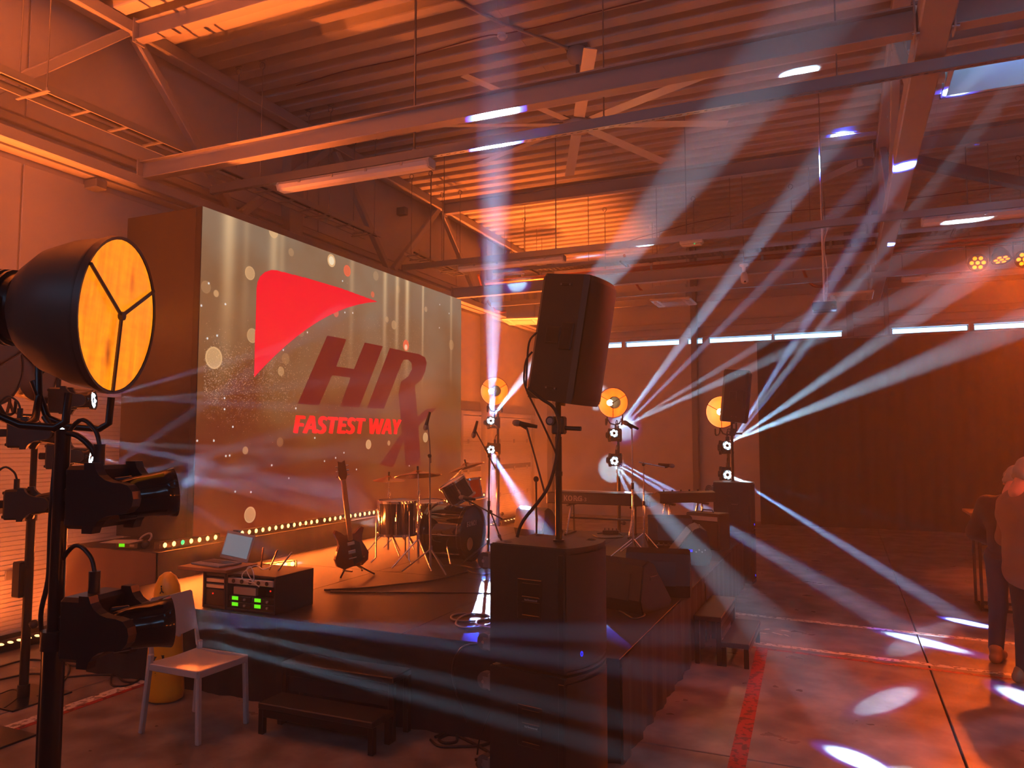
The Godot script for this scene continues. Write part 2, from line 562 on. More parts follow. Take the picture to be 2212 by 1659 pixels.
	for wall in [["wall_right", "pale side wall of the hall opposite the video screen", Vector3(8.9, 3.4, -7.0), Vector3(0.2, 6.9, 23.2)], ["wall_back", "pale end wall behind the photographer", Vector3(0.7, 3.4, 4.6), Vector3(16.6, 6.9, 0.2)]]:
		var o := structure(wall[0], wall[1], "wall")
		part(o, "wall_body", MB.new().bx(wall[2], wall[3]), "wall_panel")
	# unseen frosted windows, added behind the photographer for cool fill light
	for k in 5:
		var win := structure("window_%d" % (13 + k), "unseen frosted window added behind the photographer as cool fill light", "window")
		win.set_meta("group", "added fill windows of the end wall")
		var c := Vector3(-5.2 + k * 3.0, 4.7, 4.47)
		var fr := MB.new()
		for s in [-1, 1]:
			fr.bx(c + Vector3(0, s * 0.55, 0), Vector3(2.5, 0.06, 0.06))
			fr.bx(c + Vector3(s * 1.22, 0, 0), Vector3(0.06, 1.1, 0.06))
		part(win, "window_frame", fr, "off_white")
		part(win, "fill_pane", MB.new().bx(c, Vector3(2.4, 1.06, 0.02)), "day_fill_pane")
		area(win, c + Vector3(0, 0, -0.03), Vector3(0, -0.05, -1), Vector3(1, 0, 0), Vector2(2.4, 1.05), Color(0.62, 0.80, 1.0), DAY_FILL_E)
	# black drape hung in front of the far wall
	var dr := MB.new().smooth()
	var px := []
	for i in 260:
		var x := -1.75 + i * 0.04
		px.append(Vector3(x, 0.0, FAR_Z + 0.52 + 0.035 * sin(x * 9.0) + 0.02 * sin(x * 23.0 + 1.0)))
	for i in px.size() - 1:
		var a: Vector3 = px[i]
		var b: Vector3 = px[i + 1]
		var t := Vector3(0, 4.07, 0)
		dr.quad(a, b, b + t, a + t)
		dr.quad(a + Vector3(0, 0, -0.02), a + t + Vector3(0, 0, -0.02), b + t + Vector3(0, 0, -0.02), b + Vector3(0, 0, -0.02))
	var drape := thing("stage_drape", "tall dark drape hung across the far wall below the strip windows", "curtain")
	part(drape, "cloth", dr, "drape")
	part(drape, "hanging_pipe", MB.new().rod(Vector3(-1.8, 4.09, FAR_Z + 0.52), Vector3(8.7, 4.09, FAR_Z + 0.52), 0.025), "rod_steel")
	# trapezoidal roof deck: one sheet covers three ribs
	var ce := structure("ceiling", "trapezoidal steel roof deck with deep ribs running across the hall", "ceiling")
	var pitch := 0.337
	var sheet := func(x0: float, x1: float) -> ArrayMesh:
		var b := MB.new()
		for r in 3:
			var z := -r * pitch
			var prof := [Vector2(0, 0), Vector2(0.150, 0), Vector2(0.158, 0.012), Vector2(0.185, 0.14), Vector2(0.235, 0.14), Vector2(0.2435, 0.13), Vector2(0.252, 0.14), Vector2(0.300, 0.14), Vector2(0.329, 0.012), Vector2(pitch, 0)]
			for i in prof.size() - 1:
				var p: Vector2 = prof[i]
				var q: Vector2 = prof[i + 1]
				b.quad(Vector3(x0, p.y, z - p.x), Vector3(x1, p.y, z - p.x), Vector3(x1, q.y, z - q.x), Vector3(x0, q.y, z - q.x))
		b.bx(Vector3((x0 + x1) * 0.5, 0.165, -1.5 * pitch), Vector3(x1 - x0, 0.03, 3 * pitch))
		return b.done()
	var long_a: ArrayMesh = sheet.call(-7.5, -3.3)
	var long_b: ArrayMesh = sheet.call(-3.297, TRUSS_X)
	var side_a: ArrayMesh = sheet.call(TRUSS_X + 0.003, 1.33)
	var side_b: ArrayMesh = sheet.call(1.333, 4.6)
	var side_c: ArrayMesh = sheet.call(4.603, 8.95)
	for k in 23:
		var z := 4.62 - k * 3 * pitch
		for sm in [long_a, long_b, side_a, side_b, side_c]:
			if sm == side_b and k in [15, 9, 4]: continue
			part(ce, "roof_sheet", sm, "roof_sheet", "", xf(Vector3(0, ROOF_Y, z)))
	# skylights where a deck sheet is left out; two unseen, added for fill
	for k in [15, 9, 4]:
		var dz := 3 * pitch
		var zc: float = 4.62 - k * dz - dz * 0.5
		var sky := structure("window_%d" % (10 + [15, 9, 4].find(k)), ["blue daylight skylight beside the free-standing truss beyond the fan", "blue skylight added out of view for cool fill above the step units", "blue skylight added out of view for cool fill near the end wall"][[15, 9, 4].find(k)], "skylight")
		var cb := MB.new()
		for s in [-1, 1]:
			cb.bx(Vector3(2.97, ROOF_Y + 0.28, zc + s * (dz * 0.5 - 0.04)), Vector3(3.26, 0.56, 0.06), 0.01)
			cb.bx(Vector3(2.97 + s * 1.59, ROOF_Y + 0.28, zc), Vector3(0.06, 0.56, dz), 0.01)
		part(sky, "curb", cb, "off_white")
		part(sky, "bar", MB.new().bx(Vector3(2.97, ROOF_Y + 0.5, zc), Vector3(3.2, 0.05, 0.04)), "steel_dark")
		for s in [-1, 1]:
			part(sky, "pane", MB.new().bx(Vector3(2.97, ROOF_Y + 0.54, zc + s * dz * 0.25), Vector3(3.18, 0.008, dz * 0.5 - 0.06)), "pane_blue")

func section_door(called: String, label: String, z0: float, z1: float) -> void:
	var d := structure(called, label, "door")
	var w := absf(z1 - z0)
	var zc := (z0 + z1) * 0.5
	var hs := [[0.04, 0.60], [0.61, 1.19], [1.30, 1.84], [1.85, 2.39]]
	for h in hs:
		var b := MB.new()
		var n := 13
		var step: float = (h[1] - h[0]) / n
		for i in n:
			b.bx(Vector3(WALL_X + 0.03, h[0] + step * (i + 0.5), zc), Vector3(0.05, step - 0.006, w), 0.003)
		b.bx(Vector3(WALL_X + 0.02, (h[0] + h[1]) * 0.5, zc), Vector3(0.05, h[1] - h[0], w - 0.01))
		part(d, "panel", b, "door_panel")
	part(d, "middle_rail", MB.new().bx(Vector3(WALL_X + 0.02, 1.245, zc), Vector3(0.05, 0.11, w), 0.004), "door_rail")
	for z in [z0, z1]:
		part(d, "track", MB.new().bx(Vector3(WALL_X + 0.04, 1.25, z), Vector3(0.08, 2.5, 0.09), 0.006), "steel_paint")
	part(d, "bottom_seal", MB.new().bx(Vector3(WALL_X + 0.03, 0.02, zc), Vector3(0.05, 0.04, w)), "rubber")
	for h in [0.605, 1.195, 1.845]:
		var e := MB.new()
		for k in 5:
			e.bx(Vector3(WALL_X + 0.062, h, z0 + (z1 - z0) * (0.08 + 0.21 * k)), Vector3(0.02, 0.09, 0.07), 0.004)
		part(d, "hinge", e, "galvanised")
	part(d, "handle", MB.new().bx(Vector3(WALL_X + 0.075, 1.52, zc + (0.6 if called == "door_1" else 0.1)), Vector3(0.03, 0.22, 0.035), 0.008), "black_plastic")

# ---- roof steel -----------------------------------------------------------------------------------------------
func i_beam(b: MB, a: Vector3, c: Vector3, h: float, w: float) -> void:
	var up := Vector3(0, h * 0.5 - 0.006, 0)
	b.bar(a + up, c + up, w, 0.012, 0.003)
	b.bar(a - up, c - up, w, 0.012, 0.003)
	b.bar(a, c, 0.010, h - 0.02)

func build_roof_steel() -> void:
	var tops := [-2.1, -5.77, -9.43, -12.85, -16.4]
	var lows := [-0.3, -3.95, -7.45, -11.1, -14.7, -18.1]
	for t in [[WALL_X + 0.25, 4.76, 0.14, "roof truss of welded grey tubes close along the wall above the video screen"], [TRUSS_X, 4.90, 0.22, "free-standing roof truss of grey square tubes across the middle of the hall"]]:
		var x: float = t[0]
		var tr := thing("roof_truss", t[3], "truss")
		part(tr, "top_chord", MB.new().bar(Vector3(x, 6.44, 4.4), Vector3(x, 6.44, -18.3), 0.18, 0.15, 0.012), "steel_paint")
		part(tr, "bottom_chord", MB.new().bar(Vector3(x, t[1], 4.4), Vector3(x, t[1], -18.3), t[2], t[2] * 0.9, 0.012), "steel_paint")
		for i in tops.size():
			var top := Vector3(x, 6.38, tops[i])
			part(tr, "diagonal", MB.new().bar(top + Vector3(0, 0, 0.06), Vector3(x, t[1] + 0.08, lows[i] - 0.08), 0.10, 0.10, 0.01), "steel_paint")
			part(tr, "diagonal", MB.new().bar(top - Vector3(0, 0, 0.06), Vector3(x, t[1] + 0.08, lows[i + 1] + 0.08), 0.10, 0.10, 0.01), "steel_paint")
	var beams := [
		[4.90, -6.00, -7.15, 0.55, 0.20, "I-beam between the trusses above the fan rail, lit by a white beam spot"],
		[6.40, -5.80, -7.05, 0.55, 0.22, "I-beam tight under the roof deck between the first truss nodes"],
		[6.40, -12.90, -7.05, 0.55, 0.22, "I-beam tight under the roof deck beyond the ceiling fan"],
		[4.76, -13.15, -7.0, 0.55, 0.20, "I-beam spanning in front of the cable tray, blue spot near its end"],
		[6.40, -9.43, TRUSS_X + 0.1, 8.7, 0.22, "I-beam under the roof deck before the skylight"],
		[6.40, -12.90, TRUSS_X + 0.1, 8.7, 0.22, "I-beam under the roof deck behind the skylight"],
		[4.90, -6.00, TRUSS_X + 0.12, 8.7, 0.20, "I-beam low between truss and side wall"],
	]
	for q in beams:
		var o := thing("ceiling_beam", q[5], "beam", Vector3(q[2], q[0], q[1]))
		var b := MB.new()
		i_beam(b, Vector3.ZERO, Vector3(q[3] - q[2], 0, 0), q[4], 0.12)
		part(o, "beam_body", b, "steel_paint")
		for e in [0.0, q[3] - q[2]]:
			part(o, "end_plate", MB.new().bx(Vector3(e, 0, 0), Vector3(0.014, q[4] + 0.06, 0.16), 0.003), "steel_paint")
			for s in [-1, 1]:
				part(o, "bolt", MB.new().rod(Vector3(e - 0.02, s * (q[4] * 0.5 + 0.012), 0.05), Vector3(e + 0.03, s * (q[4] * 0.5 + 0.012), 0.05), 0.012, 6), "galvanised")
	var br := thing("wind_brace", "sloping flat brace falling from the roof beam into the haze", "beam")
	part(br, "brace_bar", MB.new().bar(gy(1866, 350, 6.25), gz(1400, 562, -14.6), 0.13, 0.12, 0.01), "steel_paint")
	part(br, "gusset_plate", MB.new().bx(gy(1868, 346, 6.27), Vector3(0.24, 0.20, 0.02), 0.004), "steel_dark")
	var br2 := thing("wind_brace", "dark brace running from the truss toward the side wall", "beam")
	part(br2, "brace_bar", MB.new().bar(Vector3(TRUSS_X + 0.1, 6.28, -12.9), gz(2330, 422, -14.9), 0.16, 0.16, 0.01), "steel_dark")
	part(br2, "gusset_plate", MB.new().bx(Vector3(TRUSS_X + 0.16, 6.26, -12.95), Vector3(0.24, 0.20, 0.02), 0.004), "steel_dark")

# ---- services under the roof ----------------------------------------------------------------------------------
func hanger(x: float, z: float, y: float, kind: String, label: String, group: String, thick: float = 0.006) -> void:
	var o := thing("hanger_rod", label, "hanger", Vector3(x, y, z), Basis(), group)
	part(o, "rod", MB.new().rod(Vector3.ZERO, Vector3(0, ROOF_Y - y - (0.10 if kind == "hook" else 0.0), 0), thick, 6), "rod_steel")
	if kind == "hook":
		var t := Vector3(0, ROOF_Y - y - 0.1, 0)
		var h := MB.new()
		h.tube([t, t + Vector3(0.03, 0.03, 0), t + Vector3(0.03, 0.07, 0), t + Vector3(-0.02, 0.10, 0), t + Vector3(-0.045, 0.06, 0), t + Vector3(-0.03, 0.02, 0)], 0.007, 6)
		h.bx(t + Vector3(0, 0.11, 0), Vector3(0.10, 0.012, 0.03))
		part(o, "roof_clip", h, "steel_dark")
	part(o, "nut", MB.new().rod(Vector3(0, -0.01, 0), Vector3(0, 0.015, 0), thick * 2.2, 6), "galvanised")

func slotted_rail(z: float, x0: float, x1: float, y: float, label: String) -> void:
	var o := thing("slotted_rail", label, "rail", Vector3(x0, y, z))
	var l := x1 - x0
	var b := MB.new()
	# the floor of the channel is pierced: two strips, and webs left between real slots
	for s in [-1, 1]:
		b.bx(Vector3(l * 0.5, 0.0, s * 0.018), Vector3(l, 0.004, 0.024))
	var from := 0.0
	var x := 0.05
	var k := 0
	while x < l - 0.05:
		var w := 0.05 if k % 2 == 0 else 0.026
		b.bx(Vector3((from + x - w * 0.5) * 0.5, 0.0, 0), Vector3(x - w * 0.5 - from, 0.004, 0.012))
		from = x + w * 0.5
		x += 0.075
		k += 1
	for s in [-1, 1]:
		b.bx(Vector3(l * 0.5, 0.045, s * 0.028), Vector3(l, 0.09, 0.004))
		b.bx(Vector3(l * 0.5, 0.088, s * 0.020), Vector3(l, 0.004, 0.016))
	part(o, "channel", b, "galvanised")
	part(o, "end_cap", MB.new().bx(Vector3(0.0, 0.045, 0), Vector3(0.012, 0.10, 0.066), 0.003), "steel_dark")

func tube_light(c: Vector3, l: float, label: String) -> void:
	var o := thing("tube_light", label, "lamp", c)
	var body := [Vector2(-0.055, 0.0), Vector2(0.055, 0.0), Vector2(0.075, -0.03), Vector2(-0.075, -0.03)]
	var diff := [Vector2(-0.075, -0.032), Vector2(0.075, -0.032), Vector2(0.068, -0.075), Vector2(0.04, -0.098), Vector2(-0.04, -0.098), Vector2(-0.068, -0.075)]
	var t := Transform3D(Basis(Vector3(0, 0, 1), Vector3(0, 1, 0), Vector3(-1, 0, 0)), Vector3.ZERO)
	part(o, "housing", MB.new().prism(t, body, l), "off_white")
	part(o, "diffuser", MB.new().prism(t, diff, l - 0.01), "white_plastic")
	for s in [-1, 1]:
		part(o, "end_cap", MB.new().prism(Transform3D(t.basis, Vector3(s * l * 0.5, 0, 0)), [Vector2(-0.06, 0), Vector2(0.06, 0), Vector2(0.078, -0.035), Vector2(0.055, -0.09), Vector2(-0.055, -0.09), Vector2(-0.078, -0.035)], 0.03), "off_white")
		for k in 4:
			part(o, "clip", MB.new().bx(Vector3((k - 1.5) * l / 4.4, -0.03, s * 0.078), Vector3(0.03, 0.035, 0.008), 0.002), "galvanised")
		part(o, "hook", MB.new().rod(Vector3(s * l * 0.33, 0, 0), Vector3(s * l * 0.33, 0.07, 0), 0.006, 6), "rod_steel")

func build_services() -> void:
	slotted_rail(-6.40, -6.52, 6.0, 4.68, "slotted channel rail between the big I-beam and the ceiling fan, carrying a tube light")
	slotted_rail(-10.66, -6.62, 6.0, 4.68, "slotted channel rail beyond the ceiling fan with two tube lights")
	slotted_rail(-14.40, -6.75, 6.0, 4.68, "slotted channel rail in the haze in front of the far wall")
	var q := gz(762, 390, -6.40)
	tube_light(Vector3(q.x, 4.66, -6.40), 1.85, "long tube light under the rail before the ceiling fan, above the screen logo")
	tube_light(Vector3(gz(1103, 574, -10.66).x, 4.66, -10.66), 1.75, "tube light under the middle rail near the wall truss")
	tube_light(Vector3(gz(1998, 490, -10.66).x + 0.85, 4.66, -10.66), 1.75, "tube light under the middle rail beside the free-standing truss, catching a white spot")
	tube_light(Vector3(gz(1950, 607, -14.40).x + 1.1, 4.66, -14.40), 2.2, "tube light under the rail below the orange par lamps")
	# white emergency lamp on the middle rail
	var ex := thing("emergency_lamp", "small white emergency lamp with a green pilot light under the middle rail", "lamp", gz(1494, 528, -10.66))
	part(ex, "housing", MB.new().bx(Vector3(0, 0.03, 0), Vector3(0.32, 0.05, 0.12), 0.01), "white_plastic")
	part(ex, "diffuser", MB.new().bx(Vector3(0, -0.005, 0), Vector3(0.28, 0.03, 0.10), 0.01), "off_white")
	part(ex, "pilot_light", MB.new().ball(Vector3(0.05, -0.01, 0.062), 0.008, 6), "led_green")
	# hangers of the rails
	for r in [[-6.40, [895, 1305, 1813]], [-10.66, [932, 960, 1200, 1480, 1772]]]:
		for u in r[1]:
			var p := gz(u, 330, r[0])
			hanger(p.x, r[0], 4.77, "plain", "thin steel rod holding the slotted rail %s" % ("before the ceiling fan" if r[0] > -7 else "beyond the ceiling fan"), "rods of the slotted rail %d" % int(-r[0]), 0.012 if r[0] > -7 and u < 900 else 0.007)
	for i in 6:
		hanger(-6.0 + i * 1.75, -14.40, 4.77, "hook", "hooked rod holding the slotted rail in front of the far wall", "hooked rods before the far wall")
	for i in 7:
		hanger(-5.4 + i * 1.25, -13.0, 5.06, "hook", "hooked rod holding the perforated cable tray", "hooked rods of the cable tray")
	# cable ladder along the wall
	for seg in [[2.0, -9.75, "cable ladder running along the wall truss above the video screen"], [-10.9, -12.7, "short cable ladder beyond the middle rail near the wall truss"]]:
		var o := thing("cable_ladder", seg[2], "cable ladder", Vector3(-6.6, 5.03, 0))
		for s in [-1, 1]:
			var rail := MB.new()
			rail.bx(Vector3(s * 0.15, 0.0, (seg[0] + seg[1]) * 0.5), Vector3(0.004, 0.07, absf(seg[1] - seg[0])))
			rail.bx(Vector3(s * 0.142, -0.034, (seg[0] + seg[1]) * 0.5), Vector3(0.02, 0.004, absf(seg[1] - seg[0])))
			rail.bx(Vector3(s * 0.142, 0.034, (seg[0] + seg[1]) * 0.5), Vector3(0.02, 0.004, absf(seg[1] - seg[0])))
			part(o, "side_rail", rail, "galvanised")
		var z: float = seg[0] - 0.1
		while z > seg[1]:
			part(o, "rung", MB.new().bx(Vector3(0, -0.02, z), Vector3(0.30, 0.02, 0.035), 0.003), "galvanised")
			z -= 0.42
		part(o, "cable", MB.new().tube(curve([Vector3(0.05, 0.0, seg[0]), Vector3(0.03, 0.0, (seg[0] + seg[1]) * 0.5), Vector3(0.06, 0.0, seg[1])], 4), 0.018, 6), "cable")
	for z in [-4.35, -7.05, -8.4, -9.5, -11.2, -12.3]:
		for s in [-1, 1]:
			hanger(-6.6 + s * 0.19, z, 5.0, "hook", "hooked rod holding the cable ladder beside the wall truss", "hooked rods of the cable ladder")
		solo("ladder_bracket", "short channel bracket under the cable ladder", "bracket", MB.new().bx(Vector3(-6.6, 4.985, z), Vector3(0.44, 0.014, 0.03), 0.003), "galvanised", "brackets under the cable ladder")
	# perforated tray and insulated copper pipes
	var tr := thing("cable_tray", "perforated steel cable tray running across the hall above the copper pipes", "cable tray", Vector3(0, 5.02, -13.0))
	var tb := MB.new()
	for zz in [-0.13, -0.05, 0.05, 0.13]:
		tb.bx(Vector3(0.4, 0, zz), Vector3(12.8, 0.003, 0.04 if absf(zz) > 0.1 else 0.076))
	for i in 152:
		tb.bx(Vector3(-5.94 + i * 0.085, 0, 0), Vector3(0.045, 0.003, 0.30))
	for s in [-1, 1]: tb.bx(Vector3(0.4, 0.03, s * 0.15), Vector3(12.8, 0.06, 0.003))
	part(tr, "tray", tb, "galvanised")
	for i in 6:
		part(tr, "support_arm", MB.new().bar(Vector3(-5.2 + i * 1.7, -0.02, -0.2), Vector3(-5.2 + i * 1.7, -0.02, 0.22), 0.035, 0.03, 0.003), "steel_dark")
	for pz in [[-13.36, 4.97, 0.045, "copper", "fat copper-coloured insulated pipe beside the cable tray"], [-13.52, 4.93, 0.030, "copper", "thinner copper pipe running behind the fat insulated pipe"], [-13.66, 4.90, 0.022, "foil", "thin silvery pipe furthest behind the cable tray"]]:
		var o := thing("pipe", pz[4], "pipe", Vector3(0, pz[1], pz[0]))
		part(o, "pipe_run", MB.new().rod(Vector3(-6.4, 0, 0), Vector3(6.5, 0, 0), pz[2], 10), pz[3])
		for i in 6:
			part(o, "clamp", MB.new().rod(Vector3(-5.0 + i * 1.9, 0, 0), Vector3(-4.96 + i * 1.9, 0, 0), pz[2] * 1.18, 10), "galvanised")
	build_fan()
	# cassette air conditioners
	for a in [[1131, 696, -15.6, 12.0, "square ceiling cassette air conditioner hung close to the door wall"], [1455, 655, -16.2, 0.0, "square ceiling cassette air conditioner in the white beams before the far wall"], [1832, 643, -15.4, 0.0, "square ceiling cassette air conditioner beside the projector pole"]]:
		var p := gz(a[0], a[1], a[2])
		var o := thing("air_conditioner", a[4], "air conditioner", p, yaw(a[3]))
		part(o, "casing", MB.new().bx(Vector3(0, 0.20, 0), Vector3(0.66, 0.30, 0.66), 0.01), "galvanised")
		part(o, "front_panel", MB.new().bx(Vector3(0, 0.025, 0), Vector3(0.86, 0.05, 0.86), 0.02), "white_plastic")
		part(o, "intake_grille", MB.new().bx(Vector3(0, -0.004, 0), Vector3(0.46, 0.012, 0.46), 0.004), "off_white")
		for s in [[0, 1], [0, -1], [1, 0], [-1, 0]]:
			part(o, "louvre", MB.new().bx(Vector3(s[0] * 0.34, -0.003, s[1] * 0.34), Vector3(0.07 if s[0] else 0.5, 0.012, 0.07 if s[1] else 0.5), 0.003), "off_white")
		for s in [[1, 1], [1, -1], [-1, 1], [-1, -1]]:
			part(o, "rod", MB.new().rod(Vector3(s[0] * 0.36, 0.3, s[1] * 0.36), Vector3(s[0] * 0.36, ROOF_Y - p.y, s[1] * 0.36), 0.006, 6), "rod_steel")
		part(o, "pipe_stub", MB.new().tube(curve([Vector3(-0.33, 0.22, 0.2), Vector3(-0.6, 0.25, 0.2), Vector3(-0.75, 0.5, 0.5), Vector3(-0.7, 0.8, 1.4)], 5), 0.03, 8), "copper")
	# projector on a pole
	var pp := gz(1781, 655, -12.2)
	var pr := thing("projector", "small dark projector hanging upside down on a long white pole", "projector", pp)
	part(pr, "pole", MB.new().rod(Vector3(0, 0.05, 0), Vector3(0, ROOF_Y - pp.y, 0), 0.018, 10), "white_plastic")
	part(pr, "body", MB.new().bx(Vector3(0, -0.06, 0), Vector3(0.34, 0.13, 0.26), 0.015), "black_plastic")
	part(pr, "lens", MB.new().lathe(xf(Vector3(0.12, -0.08, 0.13), along(Vector3(0, 0, 1))), [Vector2(0, 0.0), Vector2(0.035, 0.0), Vector2(0.035, 0.03), Vector2(0.02, 0.03), Vector2(0, 0.02)], 16, true), "black_gloss")
	for s in [-1, 1]:
		part(pr, "mount_arm", MB.new().bx(Vector3(s * 0.11, 0.02, 0), Vector3(0.10, 0.04, 0.14), 0.006), "white_plastic")
	part(pr, "cable", MB.new().tube(curve([Vector3(0.03, 0.0, 0.03), Vector3(0.05, 0.5, 0.03), Vector3(0.02, 0.9, 0.02), Vector3(0.12, 1.25, 0.0)], 5), 0.008, 6), "white_plastic")
	# security camera
	var sp := gz(1607, 590, -13.0)
	var sc := thing("security_camera", "white bullet security camera hanging from the beam before the far wall", "camera", sp, yaw(15))
	part(sc, "foot", MB.new().lathe(xf(Vector3(0, 0.12, 0)), [Vector2(0, 0.03), Vector2(0.07, 0.03), Vector2(0.07, 0), Vector2(0.03, -0.02), Vector2(0.025, -0.10), Vector2(0, -0.10)], 16), "white_plastic")
	part(sc, "housing", MB.new().lathe(xf(Vector3(0, -0.02, 0.01), along(Vector3(0.02, -1, 0.3))), [Vector2(0, -0.03), Vector2(0.05, -0.02), Vector2(0.06, 0.06), Vector2(0.06, 0.14), Vector2(0.045, 0.16), Vector2(0, 0.16)], 16), "white_plastic")
	part(sc, "lens", MB.new().ball(Vector3(0.0, -0.155, 0.085), 0.02, 8), "black_gloss")
	part(sc, "rod", MB.new().rod(Vector3(0, 0.13, 0), Vector3(0, ROOF_Y - sp.y, 0), 0.006, 6), "rod_steel")
	# smoke detectors and their red cable
	for d in [[1085, 80, "round white smoke detector on the roof deck before the ceiling fan"], [1408, 492, "round white smoke detector on the roof deck beyond the ceiling fan"]]:
		var p := gy(d[0], d[1], ROOF_Y - 0.03)
		var o := thing("smoke_detector", d[2], "smoke detector", Vector3(p.x, ROOF_Y, p.z))
		part(o, "base", MB.new().lathe(xf(Vector3.ZERO), [Vector2(0, 0), Vector2(0.06, 0), Vector2(0.06, -0.025), Vector2(0, -0.025)], 16, true), "white_plastic")
		part(o, "chamber", MB.new().lathe(xf(Vector3(0, -0.025, 0)), [Vector2(0.045, 0), Vector2(0.05, -0.012), Vector2(0.035, -0.032), Vector2(0, -0.036)], 16), "off_white")
	var ca := MB.new()
	var cp := []
	for s in [[640, 185], [740, 155], [890, 122], [1040, 80], [1085, 74], [1180, 54], [1300, 23], [1420, -8]]:
		cp.append(gy(s[0], s[1], ROOF_Y - 0.012))
	ca.tube(curve(cp, 4), 0.006, 6)
	solo("alarm_cable", "thin red cable clipped along the roof deck to the smoke detector", "cable", ca, "cable_red")
	cp = []
	for s in [[1200, 552], [1300, 536], [1440, 497], [1560, 470], [1760, 452], [1862, 441], [2000, 425], [2120, 409], [2212, 402]]:
		cp.append(gy(s[0], s[1], ROOF_Y - 0.012))
	solo("alarm_cable", "thin red cable on the roof deck beyond the free-standing truss", "cable", MB.new().tube(curve(cp, 4), 0.007, 6), "cable_red")
	cp = []
	for s in [[970, -10], [1065, 42], [1150, 75], [1228, 105]]:
		cp.append(gy(s[0], s[1], ROOF_Y - 0.02))
	solo("conduit", "grey conduit across the roof deck feeding the ceiling fan", "conduit", MB.new().tube(curve(cp, 4), 0.018, 8), "steel_paint")
	build_pars()

func build_fan() -> void:
	var c := Vector3(-2.75, 5.57, -8.24)
	var o := thing("ceiling_fan", "large ceiling fan with eight long pale blades on a down rod", "fan", c)
	part(o, "down_rod", MB.new().rod(Vector3(0, 0.05, 0), Vector3(0, 0.86, 0), 0.022, 10), "steel_dark")
	part(o, "canopy", MB.new().lathe(xf(Vector3(0, 0.72, 0)), [Vector2(0.02, 0), Vector2(0.10, 0.04), Vector2(0.13, 0.12), Vector2(0.11, 0.19), Vector2(0, 0.19)], 20), "steel_paint")
	var cl := MB.new()
	for s in [-1, 1]:
		cl.bx(Vector3(s * 0.10, 0.91, 0), Vector3(0.05, 0.12, 0.06), 0.005)
	cl.bx(Vector3(0, 0.93, 0), Vector3(0.28, 0.03, 0.10), 0.004)
	part(o, "roof_clamp", cl, "steel_dark")
	part(o, "motor", MB.new().lathe(xf(Vector3(0, 0, 0)), [Vector2(0, -0.09), Vector2(0.13, -0.08), Vector2(0.18, -0.03), Vector2(0.18, 0.03), Vector2(0.10, 0.07), Vector2(0.03, 0.10), Vector2(0.03, 0.2), Vector2(0, 0.2)], 24), "steel_paint")
	for k in 8:
		var a := deg_to_rad(22.5 + 45.0 * k)
		var b := Basis(Vector3.UP, a) * Basis(Vector3.RIGHT, deg_to_rad(-6))
		var bl := MB.new()
		var sec := [Vector2(-0.065, 0.0), Vector2(-0.025, 0.012), Vector2(0.04, 0.007), Vector2(0.065, -0.005), Vector2(0.04, -0.004), Vector2(-0.025, -0.002)]
		bl.prism(Transform3D(b * Basis(Vector3(0, 0, -1), Vector3(0, 1, 0), Vector3(1, 0, 0)), Basis(Vector3.UP, a) * Vector3(0.98, 0, 0)), sec, 1.52)
		var blade := part(o, "blade", bl, "fan_blade")
		var br := MB.new()
		br.box(Transform3D(b, Basis(Vector3.UP, a) * Vector3(0.22, 0.012, 0)), Vector3(0.16, 0.012, 0.10), 0.003)
		part(blade, "blade_bracket", br, "steel_dark")

